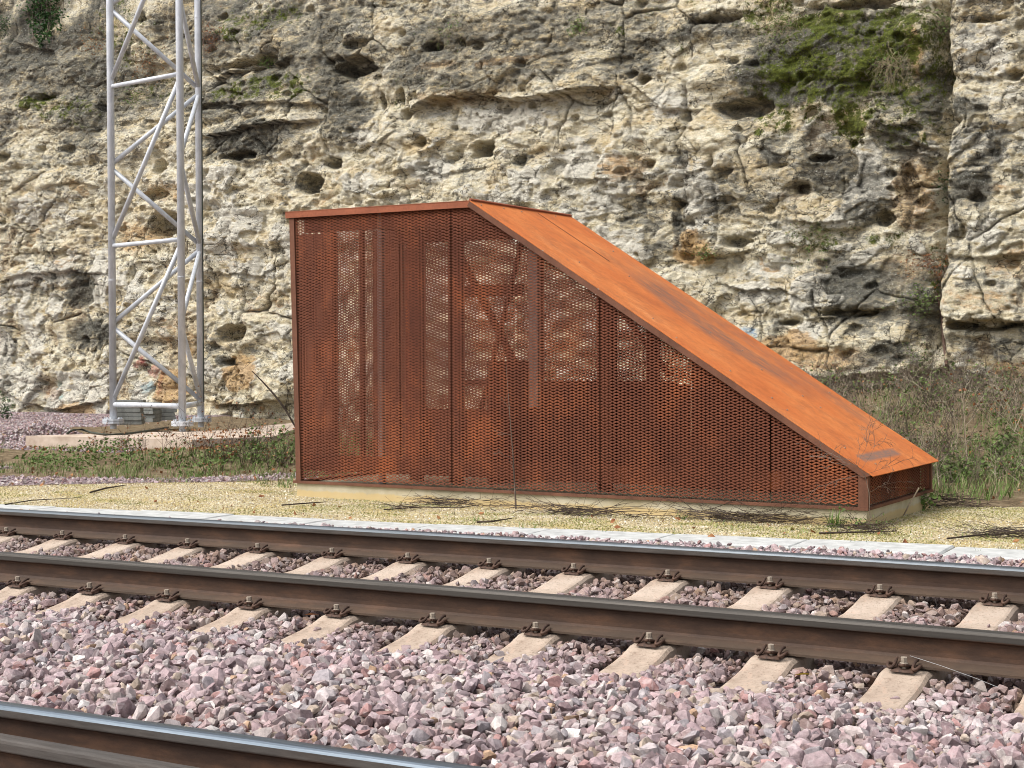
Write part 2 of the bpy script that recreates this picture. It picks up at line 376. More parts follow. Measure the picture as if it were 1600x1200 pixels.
#PART2
# ================================================================== THE SETTING
# ------------------------------------------------------------------ cliff
CY0, CSL = 17.3, 0.10
CN = np.array([0, 1, -CSL]); CP0 = np.array([0, CY0, 0.])
def cl(px, py):
    p = onplane(px, py, CP0, CN); return p[0], p[2], ((p-CP)@CF)/FPX          # X, Z, metres per photo pixel
def cliff():
    xs = np.concatenate([np.arange(-44, -22.5, .22), np.arange(-22.5, 4.6, .0205), np.arange(4.6, 16, .2)])
    zs = np.concatenate([np.arange(-1.2, -.3, .1), np.arange(-.3, 8.7, .0205), np.arange(8.7, 14, .15)])
    X, Z = np.meshgrid(xs, zs)
    wx = .35*fbm(X/1.3, Z/1.3, 4, 3); wz = .25*fbm(X/1.1, Z/.9, 4, 8)
    up = sst(4.6, 6.6, Z+wz+.03*(X+8))                 # weathered upper band
    D = .38*fbm(X/4.2, Z/3.2, 4, 1)+.15*fbm(X/1.4, Z/1.25, 4, 5)
    # beds: layered steps with wavering joints
    q = Z*1.05+.35*fbm(X/3.0, Z/2., 3, 12)+.04*X
    fr = q-np.floor(q); D += .08*(_tab[(np.floor(q).astype(int)*7) & 255, (np.floor(X/2.6+wx*2).astype(int)) & 255]-.5)*sst(0, .06, fr)
    D += .045*(sst(.0, .25, fr)*sst(1.0, .55, fr)-.5)
    # rounded lumps with creases between them
    D += .17*billow((X+wx)/.85, (Z+wz)/.7, 4, 21)+.09*billow((X+wx*.6)/.33, Z/.28, 4, 31)
    # broken blocks
    f1, f2, idv = worley((X+wx*.8)/.75, (Z+wz*.8)/.48, 4)
    blk = sst(.45, .62, vnoise(X/2.1, Z/1.6, 44)); crk = sst(.07, .0, f2-f1)
    D += blk*(.12*(idv-.5))-blk*.03*crk
    g1, g2, gid = worley((X+wx*.4)/.27, (Z+wz*.4)/.19, 9)
    D += .045*(gid-.5)*sst(.3, .6, vnoise(X/1.2, Z/1.2, 47))-.018*sst(.12, 0, g2-g1)*sst(.4, .6, vnoise(X/1.2, Z/1.2, 47))
    # random solution pits
    h1, h2, hid = worley((X+wx*.3)/.62, (Z+wz*.2)/.42, 15)
    pr = .07+.16*hid; pit = sst(1.0, .35, h1/pr*(1+.6*fbm(X/.12, Z/.12, 2, 17)))*(hid > .76)
    D -= .16*pit
    k1, k2, kid = worley((X)/.21, (Z)/.17, 19)
    pit2 = sst(1.0, .4, k1/(.10+.15*kid))*(kid > .70)*sst(.42, .6, vnoise(X/.9, Z/.9, 53)); D -= .05*pit2
    def rr(px, py, rx, ry, warp=.35, f=1.0, s=0):
        cx, cz, mp = cl(px, py); a = rx*mp/.84; b = ry*mp
        sc = min(a, b)*1.6
        w1 = fbm(X/sc+px, Z/sc+py, 3, 77)*warp
        return np.hypot((X-cx)/a, (Z-cz)/b)*(1+w1), a, b
    holeM = np.zeros_like(X)
    # cavities, each where the rock has one
    for px, py, rx, ry, dp in [(755,231,19,14,.55),(660,223,10,9,.3),(635,178,8,10,.3),(627,149,7,10,.3),(595,156,5,12,.25),(684,74,18,9,.35),
        (552,104,36,16,.45),(483,287,26,21,.55),(518,255,16,10,.35),(524,254,9,8,.3),(255,352,36,24,.5),(378,244,30,7,.3),(375,99,38,8,.35),(363,523,22,15,.4),
        (358,567,12,6,.2),(1157,168,40,19,.5),(1120,30,38,7,.3),(1355,6,50,9,.35),(1278,246,17,6,.25),(1246,294,11,9,.2),(1148,379,20,10,.35),(810,252,11,11,.18),
        (1376,341,15,12,.25),(1006,125,10,7,.25),(1234,504,15,5,.3),(1330,489,44,6,.3),(1552,509,44,9,.35),(1400,608,60,5,.3),(560,70,22,8,.2),(236,305,28,10,.25),
        (243,262,14,13,.25),(60,152,16,5,.2),(8,248,12,9,.2),(410,92,20,10,.25),(1180,100,9,6,.15),(870,265,14,16,.16),(1020,258,9,8,.14),(820,330,9,7,.16),
        (1417,285,12,30,.2),(1560,40,24,6,.2),(1500,195,10,8,.15),(100,232,14,7,.18),(330,165,40,5,.2),(318,60,20,6,.25),(135,355,14,5,.15),(1390,270,6,5,.12),(590,390,20,5,.2)]:
        r, a, b = rr(px, py, rx*1.02, ry*1.02, .45); D -= 1.15*dp*sst(1.05, .6, r)+.03*sst(1.8, 1.0, r); holeM = np.maximum(holeM, sst(1.9, 1.2, r))
    def ledge(pts, amp, hu=.35, hd=.45):
        P = [cl(*p) for p in pts]; lx = np.array([p[0] for p in P]); lz = np.array([p[1] for p in P])
        zl = np.interp(X, lx, lz)+.05*fbm(X/.3, X*0+1.3, 4, 83)
        t = sst(lx[0]-.15, lx[0]+.35, X)*sst(lx[-1]+.15, lx[-1]-.35, X); d = Z-zl
        return t*np.where(d > 0, amp*.8*np.exp(-np.maximum(d, 0)/hu), -amp*.8*np.exp(np.minimum(d, 0)/hd))
    for pts, am, hu, hd in [([(640,178),(690,152),(740,147),(800,156),(880,150),(930,138),(965,136)], .24, .45, .5),
        ([(318,118),(360,112),(420,98),(455,88)], .16, .3, .25), ([(310,212),(360,208),(430,192),(505,187)], .18, .4, .3),
        ([(520,112),(560,98),(600,104)], .15, .3, .3), ([(985,130),(1040,170),(1100,172)], .10, .3, .3),
        ([(1225,585),(1290,590),(1350,583),(1450,582),(1484,572)], .24, .5, .6), ([(1478,492),(1520,503),(1560,512),(1640,500)], .28, .6, .7),
        ([(0,443),(60,428),(110,424),(170,428)], .08, .3, .3), ([(1090,398),(1130,400),(1180,390)], .12, .4, .3),
        ([(1060,275),(1100,268),(1170,262)], .06, .2, .3), ([(320,168),(420,160),(510,163)], .12, .25, .2), ([(0,60),(60,75),(110,130)], .10, .4, .3),
        ([(880,280),(905,282),(960,280)], .10, .2, .15), ([(560,232),(600,222),(625,205)], .07, .2, .15), ([(650,262),(690,272),(770,262)], .07, .2, .15),
        ([(935,300),(990,308),(1030,302)], .06, .2, .15), ([(320,425),(400,430),(450,405)], .07, .3, .2), ([(30,400),(80,392),(150,398)], .05, .3, .2),
        ([(1120,440),(1170,455),(1220,452),(1260,470)], .12, .3, .3), ([(1270,500),(1330,492),(1400,480)], .14, .3, .3), ([(1230,345),(1290,350),(1340,340)], .07, .2, .2),
        ([(1490,270),(1530,262),(1560,268)], .06, .2, .2), ([(1500,120),(1550,130),(1640,120)], .08, .3, .3), ([(1490,400),(1540,405),(1640,400)], .1, .3, .25),
        ([(0,610),(100,640),(180,625)], .12, .4, .3), ([(330,632),(390,630),(450,624)], .2, .3, .3), ([(1380,230),(1430,228),(1476,232)], .12, .3, .3), ([(180,90),(240,96),(290,86)], .08, .3, .3)]:
        D += ledge(pts, am, hu, hd)
    # smooth slabs that stand proud, with crisp lower edges; scooped hollows between them
    sf = vnoise((X+1.3*wx)/.62, (Z+1.3*wz)/.40, 201)*.65+vnoise((X+wx)/.23, (Z+wz)/.17, 205)*.35
    low = sst(6.3, 5.0, Z+wz); slab = sst(.555, .575, sf)*(.35+.65*low)*(1-holeM); hol = sst(.36, .30, sf)*(.4+.6*low)*(1-holeM)
    D += .062*slab-.065*hol
    # long upright and level fractures
    e1, e2, eid = worley((X+wx*.9)/1.25, (Z+wz*.6)/1.9, 33); frac = sst(.030, .0, e2-e1)*sst(.52, .62, vnoise(X/1.7, Z/1.4, 57)); D -= .09*frac
    e1, e2, eid2 = worley((X+wx*.5)/.42, (Z+wz*.5)/.30, 39); fr2 = sst(.05, .0, e2-e1)*slab*sst(.4, .55, vnoise(X/.8, Z/.8, 58)); D -= .05*fr2; D += .05*(eid2-.5)*slab
    rough = 1-.75*slab
    D += (1-.6*holeM)*rough*.036*fbm(X/.17, Z/.14, 4, 61)+rough*.022*fbm(X/.065, Z/.055, 3, 66)
    crackmask = np.clip(np.maximum(blk*crk*.45*sst(.5, .7, vnoise(X/.8, Z/.8, 71)), np.maximum(.9*frac, .8*fr2)), 0, 1)
    def vcrack(pts, amp, w):
        P = [cl(*p) for p in pts]; lz = np.array([p[1] for p in P])[::-1]; lx = np.array([p[0] for p in P])[::-1]
        xl = np.interp(Z, lz, lx)+.03*fbm(Z/.18, Z*0+2.1, 4, 91)
        t = sst(lz[0]-.12, lz[0]+.12, Z)*sst(lz[-1]+.12, lz[-1]-.12, Z)
        e = np.exp(-np.abs(X-xl)/w)*t; return -amp*e, e
    for pts, am, w, st in [([(965,128),(972,150),(985,175),(990,215)], .12, .03, .9), ([(1070,130),(1073,195),(1060,225),(1075,285),(1070,365)], .10, .03, .9),
        ([(1115,245),(1120,310),(1120,388)], .10, .035, .8), ([(1312,270),(1310,345)], .08, .02, .8), ([(690,238),(690,276)], .05, .015, .8),
        ([(770,160),(772,200)], .06, .02, .5), ([(710,170),(708,198)], .08, .04, .8), ([(930,150),(950,215)], .05, .03, .5), ([(155,440),(165,520)], .1, .05, .7),
        ([(332,400),(336,445)], .08, .02, .8), ([(243,380),(248,430)], .05, .03, .6), ([(1455,520),(1462,600)], .12, .06, .6), ([(1540,390),(1542,360)], .04, .02, .8),
        ([(1500,340),(1510,400)], .04, .02, .7), ([(590,120),(596,220)], .06, .03, .4), ([(440,430),(455,600)], .05, .03, .4), ([(1230,360),(1236,440)], .06, .03, .5)]:
        dd, e = vcrack(pts, am, w); D += dd; crackmask = np.maximum(crackmask, st*e)
    # the buttress at the right, with the open joint beside it
    P = [cl(*p) for p in [(1492,-60),(1487,60),(1490,180),(1484,300),(1478,420),(1476,500),(1482,640)]]
    xl = np.interp(Z, [p[1] for p in P][::-1], [p[0] for p in P][::-1])+.05*fbm(Z/.4, Z*0+5, 3, 95)
    s_ = X-xl; hi_ = sst(.8, 1.8, Z)
    D += .50*sst(0, .10, s_)*(.35+.65*hi_)-.55*hi_*np.exp(-np.abs(s_+.10)/.14)
    P = [cl(*p) for p in [(1425,60),(1440,200),(1440,300),(1450,380)]]
    # upper left slope lies back
    D -= .40*sst(5.2, 8.5, Z)*sst(-9, -14, X)
    D -= .12*np.maximum(0, Z-9)
    # ---- stain, growth and tone masks (where the photo shows them)
    def blobs(L, base):
        M = base.copy()
        for px, py, rx, ry, v in L:
            r, a, b = rr(px, py, rx, ry, .5); M = np.maximum(M, v*sst(1.35, .45, r)) if v > 0 else M*(1+v*sst(1.35, .45, r))
        return M
    n0 = .5+.5*fbm(X/1.4, Z/1.0, 5, 101)
    dark = .36*up*sst(.40, .65, n0)+.10*sst(.55, .7, n0)+.42*sst(-9, -13, X)*sst(4.6, 6.2, Z)*sst(.3, .5, n0)
    dark = blobs([(1270,110,125,80,1.0),(1300,270,110,80,.62),(1400,330,60,110,.5),(1185,115,50,45,1),(1155,185,50,50,.6),(1290,265,42,38,.85),(1345,300,45,70,.85),(1145,300,55,45,.7),(1420,190,60,70,.8),(1350,400,70,60,.75),
        (1520,170,45,25,.8),(1535,235,55,50,.7),(1530,300,35,45,.9),(1500,330,20,70,.7),(1455,150,25,90,.9),(400,215,100,35,.9),(350,150,120,50,.7),(90,110,150,100,.7),(130,460,35,35,.9),(150,520,60,26,.95),
        (60,440,30,30,.6),(330,60,150,50,.6),(780,70,200,70,.62),(650,110,60,40,.7),(720,130,60,22,.75),(1000,90,70,45,.75),(820,120,130,22,.6),(540,180,45,50,.8),(900,40,150,40,.6),
        (870,265,14,22,.9),(820,250,18,14,.8),(985,270,45,35,.55),(1070,240,14,30,.7),(1060,350,10,40,.9),(1000,340,40,40,.6),(1030,390,25,20,.6),(1380,560,60,14,.7),(1440,470,35,60,.8),
        (1385,550,25,18,.9),(1590,545,30,20,.8),(1560,440,40,20,.5),(300,500,25,20,.4),(350,566,18,10,.8),(1330,440,60,50,.85),(1200,240,30,30,.8),(1220,320,40,40,.6),(1490,420,20,40,.5),
        (430,390,14,14,.5),(20,570,20,60,.6),(180,380,20,20,.4),(1350,500,90,30,.6),(20,30,40,60,.9),(460,30,60,30,.5),(1100,60,70,35,.7),(390,545,15,12,.6),(255,352,40,26,.5),(483,287,26,21,.45),
        (1400,545,30,20,.8),(755,231,17,13,.85),(1157,172,26,14,.6),(150,160,120,60,.5),(700,60,90,50,.7),(850,90,70,30,.6)], dark)  # some blobs darken the inside of cavities
    streak = sst(.58, .72, .6*vnoise(X/.13, Z/1.6, 231)+.4*vnoise(X/.5, Z/.9, 232))*sst(.45, .6, vnoise(X/2.4, Z/1.5, 233)); dark = np.maximum(dark*(1-.35*slab), .52*streak*(1-.6*slab)); dark = np.maximum(dark, .42*hol*sst(.5, .7, vnoise(X/1.5, Z/1.5, 236)))
    for L in ([(900,250,60,40,-.9),(780,190,90,38,-.9),(1085,200,60,30,-.8),(1080,90,60,30,-.8),(560,290,80,40,-.6),(1570,80,30,40,-.5),(1380,380,40,35,-.5),(1250,180,60,16,-.7)],): dark = blobs(L, dark)
    moss = .0+blobs([(1300,35,70,24,.75),(1255,112,75,42,.72),(1345,115,48,46,.7),(1335,180,36,44,.7),(1400,62,64,56,.68),(1310,100,160,100,.55),(1400,190,70,50,.45),(1210,190,30,30,.5),(1460,110,20,60,.5),(50,160,45,14,.6),(1190,205,8,10,.7),(420,135,110,26,.52),(355,40,40,30,.5),
        (1200,20,50,40,.55),(1380,210,40,20,.5),(1375,375,30,14,.5),(1280,370,40,26,.5),(400,30,70,30,.45),(905,40,14,18,.6),(970,50,10,14,.6),(100,170,80,30,.45),(240,140,60,30,.4),(1420,110,40,40,.5),
        (170,40,60,60,.4),(1460,420,20,60,.5),(620,160,20,14,.3)], .22*up*sst(.5, .8, .5+.5*fbm(X/.9, Z/.7, 4, 120)))
    pale = blobs([(905,255,50,36,.8),(790,185,85,34,.75),(680,265,42,26,.75),(565,212,34,16,.7),(1045,165,50,26,.7),(1180,455,38,22,.8),(970,295,60,18,.6),(1550,365,34,22,.85),(1550,85,55,70,.6),
        (1545,240,60,60,.5),(70,330,70,30,.55),(85,430,60,30,.6),(190,570,30,30,.5),(20,470,30,50,.5),(800,300,40,30,.4),(850,310,14,10,.9),(885,323,7,6,.9),(1080,280,40,60,.6),(1280,200,50,30,.6),
        (1265,520,30,20,.7),(1140,560,30,20,.6),(390,420,50,20,.6),(330,300,50,40,.5),(270,480,25,40,.5),(1210,420,40,30,.6),(590,190,40,25,.4),(1090,320,25,60,.7),(1545,560,60,40,.5),(430,520,30,60,.4),
        (60,560,40,50,.5),(1560,160,50,20,.5),(1050,60,40,30,.3)], np.maximum(.30*sst(.5, .75, .5+.5*fbm(X/1.0, Z/.8, 4, 130)), .66*slab*sst(.35, .5, vnoise(X/1.6, Z/1.2, 131)))*(1-.8*up))
    och = blobs([(1085,392,42,26,.9),(1075,370,20,14,.7),(270,605,32,34,.9),(375,590,45,34,.85),(215,372,50,28,.6),(1235,545,70,30,.7),(1300,560,80,26,.6),(1586,578,24,14,.9),(1425,290,45,90,.6),(1430,80,16,50,.7),
        (650,288,40,22,.4),(985,262,45,26,.6),(130,650,50,25,.7),(290,520,60,50,.5),(400,480,60,30,.4),(250,300,60,20,.5),(690,105,50,8,.6),(800,98,70,7,.7),(1560,470,90,30,.5),(1550,300,60,8,.5),
        (100,400,80,20,.4),(730,150,90,14,.5),(1410,420,40,40,.5),(1500,600,60,40,.4),(340,400,60,30,.35),(480,320,30,25,.35),(1245,300,30,20,.5)], np.maximum(.34*sst(.5, .8, .5+.5*fbm(X/1.2, Z/.5, 4, 140)), .5*hol*sst(.45, .6, vnoise(X/1.3, Z/1.1, 141)))*(1-.7*slab))
    V = np.stack([X, CY0+CSL*Z-D, Z], -1)
    nx = len(xs); nz = len(zs); i = np.arange(nx-1); j = np.arange(nz-1); J, I = np.meshgrid(j, i, indexing='ij')
    a = (J*nx+I).ravel(); F = np.stack([a, a+1, a+1+nx, a+nx], -1)
    paint = np.zeros((nz, nx, 4), np.float32); paint[..., :3] = .5
    for px, py, rx, ry, c, al in [(228,563,7,10,(.45,.05,.05),.9),(242,582,9,8,(.40,.07,.06),.8),(241,603,8,10,(.18,.36,.42),.9),(112,620,9,5,(.12,.30,.30),.85),(104,600,5,8,(.25,.42,.42),.6),
            (1168,518,15,7,(.06,.22,.42),.85),(90,612,24,12,(.55,.33,.24),.5),(255,596,3,26,(.45,.10,.07),.4)]:
        r, _, _ = rr(px, py, rx, ry, .8); k = sst(1.2, .6, r)*al*.7
        for c_ in range(3): paint[..., c_] = np.where(k > paint[..., 3], c[c_], paint[..., c_])
        paint[..., 3] = np.maximum(paint[..., 3], k)
    m1 = np.stack([dark, moss, pale], -1).reshape(-1, 3); m2 = np.stack([och, crackmask, och*0], -1).reshape(-1, 3)
    o = np_mesh('cliff', V.reshape(-1, 3), F, M_rock, {'mask': m1, 'mask2': m2, 'paint': paint.reshape(-1, 4)}, smooth=True)
    tag(o, kind='structure')
    return lambda px, py: surf(px, py, xs, zs, D)
def surf(px, py, xs, zs, D):
    """a point on the cliff face along the sight line of a photo pixel"""
    p = onplane(px, py, CP0, CN)
    for _ in range(6):
        i = min(max(int(np.searchsorted(xs, p[0])), 0), len(xs)-1); j = min(max(int(np.searchsorted(zs, p[2])), 0), len(zs)-1)
        y = CY0+CSL*p[2]-D[j, i]; d = ray(px, py); p = CP+d*((y-CP[1])/d[1])
    return p
ONCLIFF = cliff()

# ------------------------------------------------------------------ ground
GR = .0097
def railz(x): return GR*(x-3)-.0013*np.maximum(0, np.asarray(x)-3.)**2
def bend(x): return -.0012*(x-3)**2
CANT = .049
def top_ballast(x, y):
    yy = y-bend(x)
    s = -.100+railz(x)+CANT*np.clip(yy-.11, -.45, 2.2)
    s = s+.042*sst(-.50, -.95, yy)                          # heaped over the sleeper ends
    s = s+(0.0+GR*(x-3)-.012-s)*sst(2.15, 2.7, yy)
    return s
KN = [onz(x, y, GR*(xx-3)) for x, y, xx in [(-600,766,-6.2),(0,796,-3.4),(560,825,.3),(1040,849,2.9),(1600,868,5.1)]]
KX = np.array([p[0] for p in KN]); KY = np.array([p[1] for p in KN])
kfit = np.polyfit(KX, KY, 1)
def kerb_near(x): return kfit[0]*x+kfit[1]
def rise(x, y): return .72*sst(8.0, 16.5, y)*sst(-10.5, -3.0, x)
def ground_z(x, y):
    k = kerb_near(x); b = top_ballast(x, y)-.05
    g = GR*(x-3)*sst(5.0, 3.6, y)-.012*sst(4.9, 4.0, y)-.035*sst(4.2, 4.9, y)*sst(8.5, 7.5, y)
    g = g+rise(x, y)+(.035*fbm(x/1.3, y/1.3, 3, 200)*sst(5.5, 8, y))-.06*sst(-3, -6, x)*sst(5.5, 6.5, y)+.075*sst(-3, -6, x)*sst(7, 8.2, y)
    g = g+.07*sst(13.5, 16.5, y)*sst(-11, -14, x)
    t = sst(k+.10, k+.25, y); return b*(1-t)+g*t
def ground():
    xs = np.concatenate([np.arange(-300, -44, 16.), np.arange(-44, -16, .6), np.arange(-16, 9, .07), np.arange(9, 24, .6), np.arange(24, 300, 16.)])
    ys = np.concatenate([np.arange(-300, -12, 16.), np.arange(-12, -3.2, .4), np.arange(-3.2, 17.6, .07), np.arange(17.6, 30, .8), np.arange(30, 300, 20.)])
    X, Y = np.meshgrid(xs, ys); Zg = ground_z(X, Y)
    # gravel apron of fine yellow chippings; purple ballast spread on the left
    yb = np.interp(X, [-30,-9,-5.5,-4.4,-3.4,-2.4,-1.8,4.1,4.6,5.4,6.5,9], [3.0,3.6,4.3,5.3,6.2,6.6,7.0,7.3,7.6,7.7,7.2,7.0])+.12*fbm(X/.6, Y/.6, 3, 210)
    gravel = sst(.15, -.15, Y-yb)*sst(-.05, .05, Y-kerb_near(X)-.2)
    bal = np.where(Y < kerb_near(X)+.15, 1.0, 0.0)
    lb = sst(-1.6, -2.6, X)*sst(0, .3, Y-yb)*sst(1.5, .9, Y-yb)
    lb = np.maximum(lb, sst(-12.5, -14.5, X)*sst(8, 10, Y)*.8); lb = np.maximum(lb, .8*sst(.52, .7, .5+.5*fbm(X/1.5, Y/1.1, 3, 220))*sst(-5.5, -7, X)*sst(0, .3, Y-yb)*sst(11.5, 10.5, Y))
    M = np.stack([gravel, np.maximum(bal, lb)], -1).reshape(-1, 2)
    nx = len(xs); nz = len(ys); J, I = np.meshgrid(np.arange(nz-1), np.arange(nx-1), indexing='ij'); a = (J*nx+I).ravel()
    F = np.stack([a, a+1, a+1+nx, a+nx], -1)
    M3 = np.zeros((len(M), 3)); M3[:, :2] = M
    o = np_mesh('ground', np.stack([X, Y, Zg], -1).reshape(-1, 3), F, M_ground, {'mask': M3}, smooth=True); tag(o, kind='structure')
    def masks(x, y):
        i = np.clip(np.searchsorted(xs, x), 0, nx-1); j = np.clip(np.searchsorted(ys, y), 0, nz-1); return gravel[j, i], lb[j, i]
    return masks
GMASK = ground()

# ------------------------------------------------------------------ loose stones
def hull_shapes(k, n, flat=.75):
    import bmesh
    out = []
    for q in range(k):
        r2 = np.random.default_rng(500+q+n*31)
        P = r2.normal(size=(n, 3)); P /= np.linalg.norm(P, axis=1)[:, None]; P *= r2.uniform(.8, 1.05, (n, 1)); P *= np.array([1.0, r2.uniform(.6, .9), r2.uniform(.45, flat)])
        bm = bmesh.new(); vs = [bm.verts.new(p) for p in P]; bmesh.ops.convex_hull(bm, input=vs)
        bmesh.ops.delete(bm, geom=[v for v in bm.verts if not v.link_faces], context='VERTS')
        bmesh.ops.triangulate(bm, faces=bm.faces[:]); bm.normal_update(); bm.verts.index_update()
        out.append((np.array([v.co for v in bm.verts]), np.array([[v.index for v in f.verts] for f in bm.faces]))); bm.free()
    return out
SH_BIG = hull_shapes(26, 16); SH_SM = hull_shapes(12, 8, .8)
PAL = .80*np.array([(.44,.325,.335),(.48,.375,.385),(.31,.245,.255),(.54,.475,.45),(.58,.51,.50),(.42,.25,.235),(.50,.41,.33),(.36,.325,.335),(.68,.64,.61),(.52,.35,.23),(.24,.17,.175),(.44,.34,.345)])
PWT = np.array([.17,.17,.11,.12,.08,.06,.06,.09,.035,.015,.05,.15]); PWT /= PWT.sum()
PALG = np.array([(.56,.49,.34),(.48,.40,.24),(.64,.59,.47),(.40,.32,.18),(.72,.69,.60),(.30,.24,.15)]); PWG = np.array([.3,.25,.18,.12,.07,.08])
def stones(name, P, size, shapes, pal, wt, label_kind='stuff', flat=.5, dirt_shade=None, dcol=(.17,.115,.085)):
    n = len(P); idx = rng.integers(0, len(shapes), n)
    ax = rng.normal(size=(n, 3)); ax[:, 2] *= 2.2; ax /= np.linalg.norm(ax, axis=1)[:, None]; an = rng.uniform(0, 2*np.pi, n)
    K = np.zeros((n, 3, 3)); K[:,0,1] = -ax[:,2]; K[:,0,2] = ax[:,1]; K[:,1,0] = ax[:,2]; K[:,1,2] = -ax[:,0]; K[:,2,0] = -ax[:,1]; K[:,2,1] = ax[:,0]
    Rm = np.eye(3)[None]+np.sin(an)[:,None,None]*K+(1-np.cos(an))[:,None,None]*(K@K)
    tl = rng.normal(0, flat, n)                        # extra tilt
    c_, s_ = np.cos(tl), np.sin(tl); T = np.zeros((n, 3, 3)); T[:,0,0] = 1; T[:,1,1] = c_; T[:,1,2] = -s_; T[:,2,1] = s_; T[:,2,2] = c_
    Rm = T@Rm
    col = pal[rng.choice(len(pal), n, p=wt)]*rng.uniform(.78, 1.18, (n, 1))
    if dirt_shade is not None: col = col*(1-dirt_shade[:, None])+np.asarray(dcol)*rng.uniform(.7, 1.3, (n, 1))*dirt_shade[:, None]
    Vs = []; Fs = []; Cs = []; off = 0
    for k, (bv, bf) in enumerate(shapes):
        sel = np.where(idx == k)[0]
        if not len(sel): continue
        v = np.einsum('nij,vj->nvi', Rm[sel], bv)*size[sel][:, None, None]+P[sel][:, None, :]
        Vs.append(v.reshape(-1, 3)); Fs.append((bf[None]+(np.arange(len(sel))*len(bv))[:, None, None]+off).reshape(-1, 3))
        Cs.append(np.repeat(col[sel], len(bv), 0)); off += len(sel)*len(bv)
    o = np_mesh(name, np.concatenate(Vs), np.concatenate(Fs), M_stone, {'tint': np.concatenate(Cs)}); tag(o, kind=label_kind); return o
SLP = .6089     # sleeper spacing
def in_view(P, mar=90):
    d = P-CP; z = d@CF; x = 800+FPX*(d@CR)/z; y = 600-FPX*(d@CU)/z
    return (z > .5) & (x > -mar-250) & (x < 1600+mar+250) & (y < 1200+mar+120)
def scatter(x0, x1, y0, y1, sp):
    gx, gy = np.meshgrid(np.arange(x0, x1, sp), np.arange(y0, y1, sp)); n = gx.size
    return gx.ravel()+rng.uniform(-.5, .5, n)*sp, gy.ravel()+rng.uniform(-.5, .5, n)*sp
def ballast():
    Ps = []; Sz = []; DirtShade = []
    for layer, (sp, r0, r1, dz) in enumerate([(.042, .020, .034, -.034), (.036, .017, .036, -.012), (.062, .020, .040, .006)]):
        for (y0, y1, kk) in ((-3.6, -1.0, 1.18), (-1.0, -.35, 1.05), (-.35, 2.35, .95), (2.35, 3.9, .85)):
            x, y = scatter(-13, 9.5, y0, y1, sp*kk); yy = y-bend(x); r = rng.uniform(r0, r1, len(x))*kk
            r *= np.where(rng.random(len(x)) < .07, 1.5, 1)*np.where(rng.random(len(x)) < .15, .7, 1)
            z = top_ballast(x, y)+dz+rng.normal(0, .006, len(x))+.012*fbm(x/.5, y/.5, 2, 240)
            ok = (y < kerb_near(x)-.02)
            # sleepers: nothing on their tops except beyond the buried ends
            u = (x+.5*SLP) % SLP-.5*SLP; ins = (np.abs(u) < .115+.45*r) & (yy > -.46) & (yy < 2.05); ok &= ~(ins & ((rng.random(len(x)) > .015) | (layer != 1) | (np.abs(yy-.11) < .2) | (np.abs(yy-1.617) < .2)))
            # rails and their feet
            for yr in (.11, 1.617): ok &= np.abs(yy-yr) > .075+.3*r
            ok &= ~((np.abs(yy-.11) < .12) & (z > -.085+railz(x))) | (np.abs(yy-.11) > .12)
            dc = y-fgr(x); ok &= ~((dc < .06) & (dc > -.42))
            P = np.stack([x, y, z], -1); ok &= in_view(P)
            tint_w = np.exp(-np.abs(yy-.11+.10)/.15)*.75*(yy < .6)+np.exp(-np.abs(yy-1.617+.18)/.42)*.85*(yy < 1.9)*(yy > .2)
            tint_w = np.clip(tint_w*rng.uniform(.6, 1.3, len(x))+(.6, .22, 0)[layer]*rng.uniform(.4, 1, len(x)), 0, .9)  # dust near rails; lower layers darkened, gap shade put into their colour
            Ps.append(P[ok]); Sz.append(r[ok]); DirtShade.append(tint_w[ok])
    P = np.concatenate(Ps); stones('ballast', P, np.concatenate(Sz), SH_BIG, PAL, PWT, dirt_shade=np.concatenate(DirtShade))
# line of the foreground rail (another track, nearer the camera)
FR_A = onz(0, 1093, .05); FR_B = onz(640, 1180, .05)
def fgr(x): return FR_A[1]+(FR_B[1]-FR_A[1])*(x-FR_A[0])/(FR_B[0]-FR_A[0])-.036   # centre line
ballast()
def chips():
    # fine yellow chippings of the apron
    x, y = scatter(-9, 8.5, 2.9, 8.2, .028); g, l = GMASK(x, y); r = rng.uniform(.006, .013, len(x))
    P = np.stack([x, y, ground_z(x, y)+.3*r], -1)
    keep = (g+rng.normal(0, .18, len(x)) > .5) & (y > kerb_near(x)+.44) & in_view(P) & (rng.random(len(x)) < .8)
    X_ = (x+1.9)*math.cos(.0167)+(y-5.01)*math.sin(.0167); Y_ = -(x+1.9)*math.sin(.0167)+(y-5.01)*math.cos(.0167)
    keep &= ~((X_ > -.02) & (X_ < 5.54) & (Y_ > 0.0) & (Y_ < 1.9))
    n = keep.sum(); xx, yy = P[keep, 0], P[keep, 1]; tint_w = .8*sst(.47, .62, .5+.5*fbm(xx/.45, yy/.3, 5, 411)+.10*sst(.5, 3.5, xx)-.04*sst(0, -3, xx)); stones('gravel', P[keep], r[keep], SH_SM, PALG, PWG/PWG.sum(), dirt_shade=tint_w, dcol=(.23,.235,.055))
    # spread of purple ballast beyond the apron, left
    x, y = scatter(-20, -1.4, 3.5, 16.6, .055); g, l = GMASK(x, y); r = rng.uniform(.018, .036, len(x))
    keep = (l+rng.normal(0, .15, len(x)) > .5)
    P = np.stack([x, y, ground_z(x, y)+.2*r], -1); keep &= in_view(P) & ~((x > -11.5) & (y > 9.9) & (y < 15) & (x < -5))
    stones('scattered_ballast', P[keep], r[keep], SH_SM, PAL, PWT)
chips()
